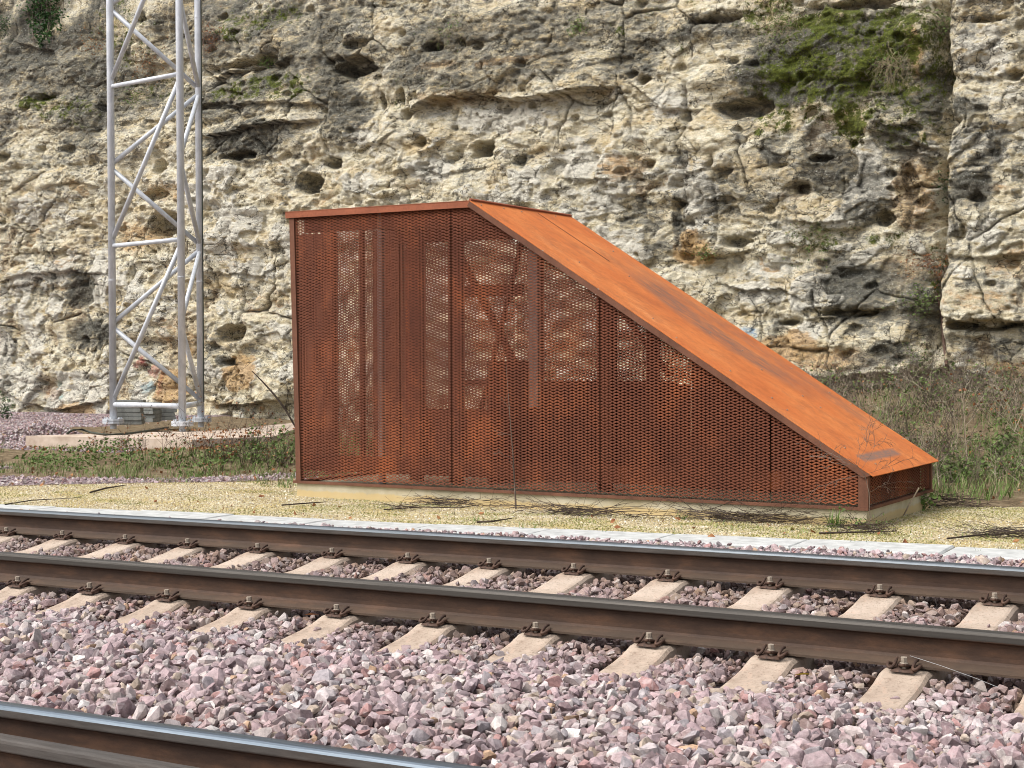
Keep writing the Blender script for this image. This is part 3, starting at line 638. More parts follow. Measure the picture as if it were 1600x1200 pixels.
def heap_left():
    c = onz(62, 692, 0.); n = 1500; a = rng.uniform(0, 6.283, n); rr_ = np.sqrt(rng.random(n))*1.0; x = c[0]-.15+rr_*np.cos(a)*1.0; y = c[1]+.15+rr_*np.sin(a)*.8
    z = ground_z(x, y)+.26*(1-rr_**1.6)*rng.random(n)**.5
    stones('scattered_ballast', np.stack([x, y, z], -1), rng.uniform(.025, .045, n), SH_SM, PAL, PWT)
heap_left()
#PART3
# ================================================================== TRACK
def rail_profile(k=1.0):
    h = [(.075,0),(.075,.0105),(.045,.019),(.019,.030),(.0105,.042),(.0083,.062),(.0083,.105),(.0100,.117),(.018,.124),(.0345,.1295),(.0360,.134),(.0358,.157),(.0325,.1655),(.025,.1700),(.012,.1717),(0,.172)]
    return h+[(-y, z) for y, z in h[-2::-1]]
def make_rail(name, line, top_from, mats, label, x0=-34, x1=14, tilt=0.0, k=1.0, crack=None):
    pr = rail_profile(); n = len(pr); xs = np.arange(x0, x1+.01, .4)
    V = []; P = []
    for x in xs:
        y, z = line(x)
        for a, b in pr:
            V.append((x, y+a-b*tilt, z+b+a*tilt)); P.append((b/.172, 0, 0))
    F = []; mi = []
    for i in range(len(xs)-1):
        for j in range(n-1):
            F.append((i*n+j, (i+1)*n+j, (i+1)*n+j+1, i*n+j+1)); mi.append(1 if min(pr[j][1], pr[j+1][1]) >= top_from else 0)
        F.append((i*n+n-1, (i+1)*n+n-1, (i+1)*n, i*n)); mi.append(0)
    V = np.array(V); F = np.array(F)[:, ::-1]
    o = np_mesh(name, V, F, mats, {'prof': np.array(P)}, midx=np.array(mi)); tag(o, label, 'rail'); return o
FZ = -.053
make_rail('rail', lambda x: (.11+bend(x), FZ+railz(x)), .133, [M_rail, M_dull], 'brown rail nearer the camera on the sleepers, with dull dark grey head', tilt=CANT)
make_rail('rail', lambda x: (.11+1.507+bend(x), FZ+railz(x)+CANT*1.507), .156, [M_rail, M_bright], 'brown rail on the kerb side of the sleepers, with shiny pale top', tilt=CANT)
make_rail('rail', lambda x: (fgr(x), .05-.172), .156, [M_rail, M_polish], 'foreground rail in the bottom left corner, with broad blue-grey polished head', x0=-12, x1=12)
_g = [onz(0, 1143, .035), onz(330, 1200, .035)]
make_rail('guard_rail', lambda x: (_g[0][1]+(_g[1][1]-_g[0][1])*(x-_g[0][0])/(_g[1][0]-_g[0][0])-.034, .035-.172), 9, [M_rail, M_dull], 'rusty unpolished guard rail right in front of the foreground rail', x0=-12, x1=12)

def sleeper_mesh():
    L = [(-.53,-.085),(-.52,-.075),(-.30,-.052),(-.20,-.036),(-.115,-.011),(-.07,-.009),(.10,-.009),(.14,-.011),(.26,-.032),(.40,-.048),(.7535,-.050)]
    L = L+[(1.507-y, z) for y, z in L[-2::-1]]
    mb = MB(); vs = []; cols = []
    for y, z in L:
        for x, dz in ((-.135,-.15),(-.108,-.018),(-.095,-.004),(-.080,0),(.080,0),(.095,-.004),(.108,-.018),(.135,-.15)):
            vs.append((x, y, z+dz if dz > -.1 else -.19))
            r = max(math.exp(-abs(y)/.10), math.exp(-abs(y-1.507)/.16)) ; cols.append((r, r, r))
    n = 8; F = []
    for i in range(len(L)-1):
        for j in range(n-1): F.append((i*n+j, i*n+j+1, (i+1)*n+j+1, (i+1)*n+j))
    me = np_mesh('body', np.array(vs), np.array(F), M_sleeper, {'rust': np.array(cols)}, smooth=False)
    e = MB(); e.add(vs[:8], [tuple(range(8))]); e.add(vs[-8:], [tuple(range(8))[::-1]])
    return me
def clamp_mesh():
    half = [(.011,-.030,.024),(.016,-.012,.020),(.022,.010,.012),(.034,.026,.008),(.052,.030,.010),(.066,.018,.016),(.070,-.004,.020),(.064,-.026,.014),(.052,-.034,.010),(.043,-.020,.014),(.041,.004,.024),(.043,.030,.034),(.046,.044,.034)]
    def smooth(p):
        q = []
        for i in range(len(p)-1):
            a = [Vector(p[max(i-1,0)]), Vector(p[i]), Vector(p[i+1]), Vector(p[min(i+2,len(p)-1)])]
            for t in (0, .33, .66):
                q.append(.5*((2*a[1])+(a[2]-a[0])*t+(2*a[0]-5*a[1]+4*a[2]-a[3])*t*t+(3*a[1]-a[0]-3*a[2]+a[3])*t**3))
        q.append(Vector(p[-1])); return q
    mb = MB(); h = smooth(half)
    mb.tube(h, .0072, 6); mb.tube([Vector((-v.x, v.y, v.z)) for v in h], .0072, 6)
    mb.tube([(-.011,-.030,.024),(0,-.036,.024),(.011,-.030,.024)], .0072, 6)
    # angled guide plate under the clamp
    mb.add([(-.050,-.038,-.006),(.050,-.038,-.006),(.055,.034,-.004),(-.055,.034,-.004),(-.046,-.035,.003),(.046,-.035,.003),(.052,.030,.008),(-.052,.030,.008)], [(4,5,6,7),(0,1,5,4),(1,2,6,5),(3,0,4,7),(2,3,7,6)])
    return mb
def bolt_mesh():
    mb = MB(); c = (0,-.004)
    mb.tube([(c[0],c[1],.022),(c[0],c[1],.028)], .018, 14); mb.tube([(c[0],c[1],.028),(c[0],c[1],.034)], [.016,.012], 12)
    mb.tube([(c[0],c[1],.034),(c[0],c[1],.053)], .0145, 6); mb.tube([(c[0],c[1],.0),(c[0],c[1],.024)], .010, 8); return mb
def make_sleeper():
    root = empty('concrete_sleeper', (0,0,0), 'x', 'sleeper'); root.rotation_euler = (math.atan(CANT), 0, 0)
    b = sleeper_mesh(); b.parent = root
    cm = None
    for yy, rz in ((-.106, 0), (.106, math.pi), (1.507-.106, 0), (1.507+.106, math.pi)):
        if cm is None:
            c = clamp_mesh().build('rail_clamp', M_clip, root, True); bo = bolt_mesh().build('bolt', M_bolt, c); cm, bm_ = c.data, bo.data
        else:
            c = bpy.data.objects.new('rail_clamp', cm); COL.objects.link(c); c.parent = root
            bo = bpy.data.objects.new('bolt', bm_); COL.objects.link(bo); bo.parent = c
        c.location = (0, yy, 0); c.rotation_euler = (0, 0, rz)
    return root
def copy_tree(o, parent=None):
    c = o.copy(); COL.objects.link(c); c.parent = parent
    for ch in list(o.children): copy_tree(ch, c)
    return c
ORD = ['first','second','third','fourth','fifth','sixth','seventh','eighth','ninth','tenth','eleventh','twelfth','thirteenth','fourteenth','fifteenth','sixteenth','seventeenth','eighteenth']
proto = make_sleeper(); first = True
for k in range(-8, 14):
    o = proto if first else copy_tree(proto); first = False
    x = SLP*k+random.uniform(-.006, .006); o.location = (x, .11+bend(x), FZ+railz(x)); o.rotation_euler = (math.atan(CANT), 0, random.uniform(-.012, .012))
    if -3 <= k <= -1: lb = 'concrete sleeper showing only between the rails at the left edge, %s from the left' % ORD[k+3]
    elif 0 <= k <= 9: lb = 'beige concrete sleeper with its near end out of the ballast, %s from the left' % ORD[k]
    elif k == 10: lb = 'concrete sleeper whose end pokes in at the right edge of the photo'
    elif k < -3: lb = 'concrete sleeper of the same track beyond the left edge of the photo'
    else: lb = 'concrete sleeper of the same track beyond the right edge of the photo'
    o['label'] = lb; o['group'] = 'concrete sleepers under the two rails'

rj = [o for o in COL.objects if o.name == 'rail'][0]; jx = float(onplane(1115, 955, (0, .1, 0), np.array([0,1.,0]))[0]); mb = MB(); mb.box((jx, .11+bend(jx)-.0375, FZ+railz(jx)+.128), (jx+.004, .11+bend(jx)-.03, FZ+railz(jx)+.160)); mb.build('rail_joint', M_clip, rj)
mb = MB(); mb.tube([onz(1420, 1024, .0), onz(1470, 1040, -.01), onz(1520, 1058, -.03), onz(1560, 1074, -.06)], .0009, 4); tag(mb.build('wire', simple('pale_wire', (.3,.3,.3), (.5,.5,.5), 9, .4, 0)), 'thin pale wire trailing from the clamp of the tenth sleeper onto the ballast', 'wire')
# ------------------------------------------------------------------ kerb of pale trough covers beside the ballast
kang = math.atan(kfit[0]); KW = .47
kx0 = -9.3
def kerb_piece():
    mb = MB(); b = .012; L = .994; z0, z1 = -.22, 0
    mb.add([(0,0,z0),(L,0,z0),(L,KW,z0),(0,KW,z0),(0,0,z1-b),(L,0,z1-b),(L,KW,z1-b),(0,KW,z1-b),(b,b,z1),(L-b,b,z1),(L-b,KW-b,z1),(b,KW-b,z1)],
           [(0,1,5,4),(1,2,6,5),(2,3,7,6),(3,0,4,7),(4,5,9,8),(5,6,10,9),(6,7,11,10),(7,4,8,11),(8,9,10,11)]); return mb
kp = kerb_piece().build('kerb_slab', M_kerb); tag(kp, 'x', 'kerb slab')
for i in range(19):
    o = kp if i == 0 else kp.copy()
    if i: COL.objects.link(o)
    x = kx0+i*math.cos(kang)*1.0; o.location = (x, kerb_near(x)+random.uniform(-.004, .004), GR*(x-3)+random.uniform(-.004, .004)); o.rotation_euler = (random.uniform(-.008,.008), -GR, kang+random.uniform(-.003,.003))
    pp = np.array([x+.5, kerb_near(x+.5)+.2, 0])-CP; px = 800+FPX*(pp@CR)/(pp@CF)
    if px < -60: o['label'] = 'pale concrete kerb slab beyond the left edge of the photo'
    elif px > 1690: o['label'] = 'pale concrete kerb slab beyond the right edge of the photo'
    else:
        KCNT = globals().get('KCNT', 0); globals()['KCNT'] = KCNT+1
        o['label'] = 'pale concrete kerb slab behind the shiny rail, %s from the left' % ORD[KCNT]
    o['group'] = 'kerb slabs in a row between ballast and gravel'

# ================================================================== RUSTED STEEL SHELTER
PSI = .0167
SO = onplane(463, 752, onz(463, 770, 0), np.array([-math.sin(PSI), math.cos(PSI), 0])); SO = np.array([SO[0], SO[1], 0.])
SX = np.array([math.cos(PSI), math.sin(PSI), 0]); SY = np.array([-math.sin(PSI), math.cos(PSI), 0])
shel = empty('weathering_steel_shelter', tuple(SO), 'rusted steel mesh shelter with a long sloping orange roof, on a concrete plinth', 'shelter', rz=PSI)
def sl(px, py, ly=0.0):
    """local (x, z) on the shelter plane that lies ly behind its front"""
    p = onplane(px, py, SO+SY*ly, SY)-SO; return float(p@SX), float(p[2])
ZB = .105; XR = sl(1356, 797)[0]; XT, ZT = sl(452, 331); XK, ZK = sl(736, 320); XN, ZN = sl(1358, 745)
ZTOP = (ZT+ZK)/2; ZN = sl(1358, 737)[1]-.02
SW = 1.86
def ztop(x): return ZTOP if x <= XK else ZTOP+(ZN-ZTOP)*(x-XK)/(XR-XK)
XL0, XL1 = 0.0, XT
def strands(poly, lwd=.074, swd=.0262, w=.0086, t=.0028, tilt=.45, plane='xz', off=0.0, phase=0.0):
    """expanded-metal strands clipped to a convex polygon in a plane (u,v)"""
    P = np.array(poly); u0, v0 = P.min(0); u1, v1 = P.max(0)
    nu = int((u1-u0)/(lwd/2))+2; nv = int((v1-v0)/(swd/2))+2
    i, j = np.meshgrid(np.arange(nu), np.arange(nv)); i = i.ravel(); j = j.ravel(); ev = (i+j) % 2 == 0
    i = i[ev]; j = j[ev]
    A = []; B = []
    for sgn in (1, -1):
        a = np.stack([u0+phase+i*lwd/2, v0+j*swd/2], -1); b = np.stack([u0+phase+(i+1)*lwd/2, v0+(j+sgn)*swd/2], -1); A.append(a); B.append(b)
    A = np.concatenate(A); B = np.concatenate(B)
    def inside(q):
        ok = np.ones(len(q), bool); n = len(P)
        for k in range(n):
            e = P[(k+1) % n]-P[k]; ok &= (e[0]*(q[:,1]-P[k][1])-e[1]*(q[:,0]-P[k][0])) >= -1e-6
        return ok
    ok = inside(A) & inside(B); A = A[ok]; B = B[ok]; n = len(A)
    d = (B-A)/np.linalg.norm(B-A, axis=1)[:, None]
    # bend the strand: flat bonds at the knots, twisted between
    V = np.zeros((n, 8, 3)); h = w/2
    for k, (Q, s) in enumerate(((A-d*.002, 0), (B+d*.002, 1))):
        for m_, (cu, ct) in enumerate(((-1,-1),(1,-1),(1,1),(-1,1))):
            # cross-section axes: a = tilted vertical, b = its normal
            a_v, a_n = math.cos(tilt), math.sin(tilt); b_v, b_n = -math.sin(tilt), math.cos(tilt)
            V[:, k*4+m_, 0] = Q[:, 0]; V[:, k*4+m_, 2] = Q[:, 1]+cu*h*a_v+ct*t/2*b_v; V[:, k*4+m_, 1] = cu*h*a_n+ct*t/2*b_n
    F = np.array([(0,1,5,4),(1,2,6,5),(2,3,7,6),(3,0,4,7)]); F = (F[None]+(np.arange(n)*8)[:, None, None]).reshape(-1, 4)
    V = V.reshape(-1, 3)
    if plane == 'xz': V[:, 1] += off
    else: V = np.stack([off-V[:, 1], V[:, 0], V[:, 2]], -1)[:, [0, 1, 2]]
    return V, F
seams = [sl(705, 560)[0], sl(937, 560)[0], sl(1204, 700)[0]]
def panel(x0, x1, z0, off, name='mesh_panel'):
    g = .004; xs = [x0+g] + ([XK] if x0 < XK < x1 else []) + [x1-g]
    k_ = (x1-x0-2*g)/max(1, round((x1-x0)/.037))*2
    poly = [(x0+g, z0), (x1-g, z0)]+[(x, ztop(x)-.03) for x in xs[::-1]]
    V, F = strands(poly, lwd=k_*.995, off=off, w=.0094 if off < 1 else .0108); o = np_mesh(name, V, F, M_mesh, parent=shel)
    return o
bx_ = [XT+.05]+seams+[XR-.075]
for a, b in zip(bx_[:-1], bx_[1:]): panel(a, b, ZB+.03, .012)
bseams = [XT+.03, 1.35, 2.75, 4.15, XR-.05]
for a, b in zip(bseams[:-1], bseams[1:]): panel(a, b, ZB+.03, SW-.012)
for off, zt in ((XR-.012, ztop(XR)-.03), (XT+.03, ZTOP-.03)):
    V, F = strands([(.08, ZB+.03), (SW-.05, ZB+.03), (SW-.05, zt), (.08, zt)], plane='yz', off=off, phase=.01); np_mesh('mesh_panel', V, F, M_mesh, parent=shel)
def bx(lo, hi, name, mat): mb = MB(); mb.box(lo, hi); return mb.build(name, mat, shel)
# corner posts
def post_lean(x0b, x0t, w, y0, y1, zt, name='corner_post'):
    mb = MB(); mb.add([(x0b,y0,ZB),(x0b+w,y0,ZB),(x0b+w,y1,ZB),(x0b,y1,ZB),(x0t,y0,zt),(x0t+w,y0,zt),(x0t+w,y1,zt),(x0t,y1,zt)], [(0,3,2,1),(4,5,6,7),(0,1,5,4),(1,2,6,5),(2,3,7,6),(3,0,4,7)]); return mb.build(name, M_frame, shel)
post_lean(0, XT, .055, -.004, .055, ZTOP-.0); post_lean(0, XT, .055, SW-.055, SW+.004, ZTOP-.0)
post_lean(XR-.075, XR-.075, .078, -.005, .05, ztop(XR+.01)); post_lean(XR-.05, XR-.05, .05, SW-.05, SW+.003, ztop(XR+.01))
# bottom angle
mb = MB(); mb.box((0-.03,-.010,ZB-.012),(XR+.006,.045,ZB+.012)); mb.box((0,SW-.045,ZB-.012),(XR+.006,SW+.01,ZB+.012)); mb.box((XR-.045,.045,ZB-.011),(XR+.008,SW-.045,ZB+.013)); mb.box((-.02,.045,ZB-.011),(.04,SW-.045,ZB+.013)); mb.build('bottom_rail', M_frame, shel)
# roof: level part and slope, 6 mm sheet with a folded lip
OH = .020; TH = .007
def xz(x, z, dz): return (x, z+dz)
mb = MB(); x0 = XT-.035
mb.add([(x0,-OH,ZTOP+.02),(XK,-OH,ZTOP+.02),(XK,SW+OH,ZTOP+.02),(x0,SW+OH,ZTOP+.02),(x0,-OH,ZTOP+.02-TH),(XK,-OH,ZTOP+.02-TH),(XK,SW+OH,ZTOP+.02-TH),(x0,SW+OH,ZTOP+.02-TH)], [(0,1,2,3),(7,6,5,4),(0,4,5,1),(1,5,6,2),(2,6,7,3),(3,7,4,0)])
mb.build('flat_roof_sheet', M_fascia, shel)
mb = MB(); mb.box((x0+.001,-OH+.002,ZTOP-.042),(XK,-OH+.009,ZTOP+.012)); mb.box((x0+.001,SW+OH-.010,ZTOP-.042),(XK,SW+OH-.002,ZTOP+.012)); mb.box((x0,-OH+.010,ZTOP-.042),(x0+.008,SW+OH-.010,ZTOP+.012)); mb.build('fascia', M_fascia, shel)
sd_x, sd_z = XR-XK, ZN-ZTOP; sl_len = math.hypot(sd_x, sd_z); ux, uz = sd_x/sl_len, sd_z/sl_len; nx_, nz_ = -uz, ux
EX = .06
def sp(s, n): return (XK+ux*s+nx_*n, ZTOP+.02+uz*s+nz_*n)
LEN = sl_len+EX
# the slope as a fine sheet with small waviness (a real rolled plate), carries the smear attribute
ns, nw = 140, 44; ss = np.linspace(0, LEN, ns); ww = np.linspace(-OH, SW+OH, nw); SS, WW = np.meshgrid(ss, ww, indexing='ij')
H = .003*fbm(SS/.9, WW/.9, 3, 300)
Vt = np.stack([XK+ux*SS+nx_*H, WW, ZTOP+.02+uz*SS+nz_*H], -1).reshape(-1, 3); Vb = np.stack([XK+ux*SS+nx_*(H-TH), WW, ZTOP+.02+uz*SS+nz_*(H-TH)], -1).reshape(-1, 3)
J, I = np.meshgrid(np.arange(ns-1), np.arange(nw-1), indexing='ij'); a = (J*nw+I).ravel(); Ft = np.stack([a, a+nw, a+nw+1, a+1], -1); Fb = Ft[:, ::-1]+ns*nw
rim = [k for k in range(nw)]+[k*nw+nw-1 for k in range(1, ns)]+[(ns-1)*nw+k for k in range(nw-2, -1, -1)]+[k*nw for k in range(ns-2, 0, -1)]
rim = np.array(rim); r2 = np.roll(rim, -1); Fr = np.stack([rim, r2, r2+ns*nw, rim+ns*nw], -1)
# smears located on the plate: a long grey run on the upper half, a straight band near the foot
fr_ = SS/LEN
run = sst(.45, .15, np.abs((WW-1.25-.15*np.sin(fr_*9))/.8))*sst(.18, .35, fr_)*sst(.80, .62, fr_)
run = np.maximum(run, .6*sst(.25, .05, np.abs(WW-1.6))*sst(.1, .3, fr_)*sst(.98, .8, fr_))
band = sst(.062, .048, np.abs(SS-(LEN-.215)))*sst(.20, .26, WW)*sst(1.30, 1.15, WW)
sm = np.zeros((ns, nw, 3)); sm[..., 0] = run; sm[..., 1] = band; sm = sm.reshape(-1, 3)
np_mesh('sloping_roof_sheet', np.concatenate([Vt, Vb]), np.concatenate([Ft[:, ::-1], Fb[:, ::-1], Fr]), M_roof, {'smear': np.concatenate([sm, sm])}, parent=shel)
# slope edge channel under the sheet
mb = MB()
for y0, y1 in ((-OH+.001, -OH+.011), (SW+OH-.011, SW+OH-.001)):
    q = [sp(0,-TH-.001), sp(LEN-.02,-TH-.001), sp(LEN-.06,-.058), sp(0,-.058)]
    mb.add([(x, y0, z) for x, z in q]+[(x, y1, z) for x, z in q], [(0,3,2,1),(4,5,6,7),(0,1,5,4),(1,2,6,5),(2,3,7,6),(3,0,4,7)])
mb.build('slope_fascia', M_frame, shel)
mb = MB(); q = [sp(.0,-TH-.002), sp(LEN-.06,-TH-.002), sp(LEN-.10,-.05), sp(.0,-.05)]
for y0, y1 in ((-.004,.05),(SW-.05,SW+.003)):
    mb.add([(x, y0, z) for x, z in q]+[(x, y1, z) for x, z in q], [(0,3,2,1),(4,5,6,7),(0,1,5,4),(1,2,6,5),(2,3,7,6),(3,0,4,7)])
mb.build('rafter', M_frame, shel)
# ridge strip and screws on the slope
mb = MB(); q = [sp(-.012, -.004), sp(.010, -.004), sp(.010, .016), sp(-.012, .016)]; mb.add([(a, -OH+.002, b) for a, b in q]+[(a, SW+OH-.002, b) for a, b in q], [(0,1,2,3),(7,6,5,4),(0,4,5,1),(1,5,6,2),(2,6,7,3),(3,7,4,0)]); mb.build('ridge_strip', M_fascia, shel)
mb = MB(); q = [sp(.06, .004), sp(.95, .005), sp(.95, .0015), sp(.06, .0015)]; mb.add([(a, 1.12, b) for a, b in q]+[(a, 1.126, b) for a, b in q], [(0,1,2,3),(7,6,5,4),(0,4,5,1),(1,5,6,2),(2,6,7,3),(3,7,4,0)]); mb.build('sheet_joint', M_frame, shel)
def slope_pt(px, py):
    n = SX*nx_+np.array([0,0,nz_]); P0 = SO+SX*XK+np.array([0,0,ZTOP+.02]); return onplane(px, py, P0, n)-SO
smb = None
for px, py in [(752,321),(787,326),(815,331),(868,338),(848,392),(905,410),(958,393),(983,432),(935,452),(1020,498),(1057,528),(1141,580),(1190,578),(1237,576),(1206,622),(1254,619),(1296,614),(1230,641),(1282,637),(1329,632),(1320,700),(1411,686),(1368,725),(1100,470),(1165,520),(1110,520),(1160,548)]:
    p = slope_pt(px, py); lx, ly, lz = float(p@SX), float(p@SY), float(p[2])
    if smb is None:
        t_ = MB(); t_.tube([(0,0,0),(0,0,.003)], .009, 10); t_.tube([(0,0,.004),(0,0,.008)], [.006,.005], 6); s = t_.build('screw', M_screw, shel); smb = s.data
    else: s = bpy.data.objects.new('screw', smb); COL.objects.link(s); s.parent = shel
    s.location = (lx, ly, lz); s.rotation_euler = (0, math.atan2(nx_, nz_), 0)
# interior frame: posts, beams, braces, plates
def ip(px, ly, w, mat=M_inner, z0=ZB, z1=None, py=560, name='inner_post', d=.06):
    x = sl(px, py, ly)[0]; z1 = ztop(x+w)-.03 if z1 is None else min(z1, ztop(x+w)-.03); return bx((x, ly, z0), (x+w, ly+d, z1), name, mat)
ip(590, .10, .05, M_zinc_post); ip(826, .10, .09, M_zinc_post, z0=sl(830, 636, .1)[1]); ip(640, .60, .12); ip(700, .55, .13); ip(932, .55, .13)
ip(508, .9, .10); ip(560+2, 1.2, .03)
ip(466, SW-.09, .50); ip(583, SW-.09, .33); ip(634, SW-.09, .22); ip(700, SW-.09, .17); ip(826, SW-.09, .15); ip(936, SW-.09, .17, py=640); ip(1010, SW-.09, .12, py=640)
bx((.05,.06,sl(600,740,.06)[1]), (XR-.1,.075,sl(600,714,.06)[1]), 'kick_plate', M_inner)
bx((.10,SW-.03,ZB+.02), (1.6,SW-.022,.75), 'kick_plate', M_inner); bx((1.62,SW-.03,ZB+.02), (3.26,SW-.022,1.02), 'kick_plate', M_inner)
mb = MB(); q = [(3.28,ZB+.02),(XR-.1,ZB+.02),(XR-.1,ztop(XR-.1)-.04),(3.28,min(1.32,ztop(3.28)-.04))]; mb.add([(a,SW-.03,b) for a,b in q]+[(a,SW-.022,b) for a,b in q], [(0,1,2,3),(7,6,5,4),(0,4,5,1),(1,5,6,2),(2,6,7,3),(3,7,4,0)]); mb.build('kick_plate', M_inner, shel)
xa, xb = .30, sl(506,560,1.0)[0]
mb = MB()
def bar(x0, z0, x1, z1, y, w=.05): 
    d = Vector((x1-x0,0,z1-z0)).normalized(); n = Vector((-d.z,0,d.x))*w/2; v = [Vector((x0,y,z0)), Vector((x1,y,z1))]
    q = [v[0]-n, v[1]-n, v[1]+n, v[0]+n]; mb.add(q+[p+Vector((0,.04,0)) for p in q], [(0,3,2,1),(4,5,6,7),(0,1,5,4),(1,2,6,5),(2,3,7,6),(3,0,4,7)])
bar(.75, 2.35, 1.45, 1.15, SW-.16, .07); bar(.7, 1.95, 1.5, 1.95, SW-.16, .12); bar(.7, 1.02, XK+1.2, 1.02, SW-.16, .06); bar(2.0, 2.45, 3.1, 1.1, SW-.16, .045); bar(1.6, .3, 2.2, 2.4, .5, .03); bar(3.3, .2, 4.6, .85, .7, .08)
bar(XT+.1, ZTOP-.12, XK, ZTOP-.12, SW-.16, .14); bar(XT+.1, ZTOP-.10, XK, ZTOP-.10, .10, .16)
mb.build('inner_brace', M_inner, shel)
bx((1.7, .7, ZB), (1.74, 1.5, 1.25), 'inner_plate', M_inner); bx((3.35, 1.2, ZB), (5.0, 1.24, .55), 'inner_plate', M_inner)
# concrete plinth
PX0, PX1 = sl(463, 770)[0], sl(1354, 815)[0]
mb = MB(); mb.box((PX0, .012, -.25), (PX1, SW-.02, ZB-.013)); pl = mb.build('plinth', M_plinth, shel)

# ================================================================== LATTICE TOWER on its pad
TZ = .17
pf0 = onz(40, 681, TZ); pf1 = onz(300, 687, TZ); pf2 = onz(428, 682, TZ)
pts = [pf0, pf1, pf2, pf2+np.array([-2.8, 4.6, 0]), pf0+np.array([1.4, 2.6, 0])]
def prism(mb, P, z0, z1):
    n = len(P); mb.add([(p[0],p[1],z0) for p in P]+[(p[0],p[1],z1) for p in P], [tuple(range(n))[::-1], tuple(range(n, 2*n))]+[(i, (i+1)%n, (i+1)%n+n, i+n) for i in range(n)])
cen = sum(pts)/5
mb = MB(); prism(mb, pts, -.35, TZ); pad = mb.build('tower_foundation', M_pad)
tag(pad, 'low pinkish concrete foundation slab under the grey lattice tower', 'concrete slab')
TF = onz(177, 670, TZ); D0 = (TF-CP)@CF
def legpos(px, D): d = ray(px, 600); p = CP+d*D; return p[0], p[1]
LG = {'L': legpos(176.6, D0), 'F': legpos(284.6, D0*.962), 'R': legpos(313.6, D0*1.02)}
tower = empty('lattice_tower', (*np.mean([LG[k] for k in LG], 0), TZ), 'tall galvanised steel lattice tower of round tubes, standing on a concrete slab', 'tower')
TO = np.array(tower.location)
def tl(k, z): return (LG[k][0]-TO[0], LG[k][1]-TO[1], z-TZ)
zt_ = lambda py: CP[2]+float((ray(177, py)*D0)[2])
z_lo, z_n1, z_n2 = zt_(632), zt_(385), zt_(137); PH = (z_n2-z_lo)/2; nodes = [z_lo+i*PH for i in range(6)]
for k in 'LFR':
    mb = MB(); mb.tube([tl(k, TZ+.14), tl(k, nodes[-1]+.3)], .056, 20); leg = mb.build('leg', M_galv, tower, True)
    for p in leg.data.polygons:
        if len(p.vertices) > 4: p.use_smooth = False
    mb = MB(); a, b, c = tl(k, 0)
    mb.tube([(a,b,.0),(a,b,.10)], .05, 16); mb.tube([(a,b,.085),(a,b,.118)], .165, 12); mb.tube([(a,b,.122),(a,b,.155)], .165, 12)
    for q in range(6): an = q*math.pi/3; mb.tube([(a+.125*math.cos(an), b+.125*math.sin(an), .07), (a+.125*math.cos(an), b+.125*math.sin(an), .18)], .013, 6)
    mb.build('base_flange', M_galv, tower)
def brace(p, q, r=.036, name='brace'):
    mb = MB(); mb.tube([p, q], r, 14); o = mb.build(name, M_galv, tower, True)
    for pp in o.data.polygons:
        if len(pp.vertices) > 4: pp.use_smooth = False
brace(tl('L', nodes[0]), tl('F', nodes[0]), .042, 'cross_tube'); brace(tl('F', nodes[0]), tl('R', nodes[0]), .042, 'cross_tube')
for i in range(5):
    z0, z1 = nodes[i], nodes[i+1]; zm = (z0+z1)/2
    brace(tl('L', z1), tl('F', z1+.03), .034, 'cross_tube')
    brace(tl('L', z0+.07), tl('F', z1-.04)); brace(tl('R', z1-.04), tl('L', zm+.03)); brace(tl('L', zm-.03), tl('R', z0+.05))
    brace(tl('R', z1-.06), tl('F', zm+.06)); brace(tl('F', zm-.06), tl('R', z0+.06))
mb = MB(); a, b, c = tl('R', TZ+.4); ox, oy = .055*CR[0]-.03*CF[0], .055*CR[1]-.03*CF[1]; mb.tube([(a+ox, b+oy, c+k*.35+0) for k in range(int((nodes[-1]-TZ-.4)/.35))], .009, 6); mb.build('cable', M_cable, tower)
for k in 'LFR':
    mb = MB(); a, b, c = tl(k, zt_(438)); mb.tube([(a,b,c-.006),(a,b,c+.006)], .0595, 20); a, b, c = tl(k, zt_(20)); mb.tube([(a,b,c-.006),(a,b,c+.006)], .0595, 20); mb.build('weld_ring', M_galv, tower)
# piled grey concrete slabs behind the tower
ang = math.atan2(CR[1], CR[0])
def slabbox(w, d, h):
    mb = MB(); b = .006; mb.box((-w/2, -d/2, b), (w/2, d/2, h-b)); mb.box((-w/2+b, -d/2+b, 0), (w/2-b, d/2-b, h)); return mb
sm_ = None; courses = ['bottom', 'second', 'third', 'fourth', 'fifth', 'sixth']
for pi_, (px, dd, w, nm, rz) in enumerate([(200, 1.06, .50, 'left', .1), (229, 1.10, .42, 'middle', -.25), (256, 1.13, .36, 'right', .35)]):
    X_, Y_ = legpos(px, D0*dd); m_me = None
    nco = [6, 5, 4][pi_]
    for c in range(nco):
        if m_me is None: o = slabbox(w, .30, .066).build('concrete_slab', M_slab); m_me = o.data
        else: o = bpy.data.objects.new('concrete_slab', m_me); COL.objects.link(o)
        o.location = (X_+random.uniform(-.02,.02), Y_+random.uniform(-.02,.02), TZ+.004+c*.0672); o.rotation_euler = (0, 0, ang+rz+random.uniform(-.06,.06))
        tag(o, 'grey concrete slab, %s from the ground in the %s pile behind the tower legs' % (courses[c].replace('bottom', 'first'), nm), 'slab', 'grey concrete slabs piled behind the tower')
mb = MB(); mb.tube([onz(x, y, TZ+.02) for x, y in [(105,677),(113,672),(128,671),(143,676),(165,679),(195,678),(225,674),(262,668)]], .016, 7)
tag(mb.build('cable', M_cable, None, True), 'dark cable lying loose across the concrete slab before the left tower leg', 'cable')
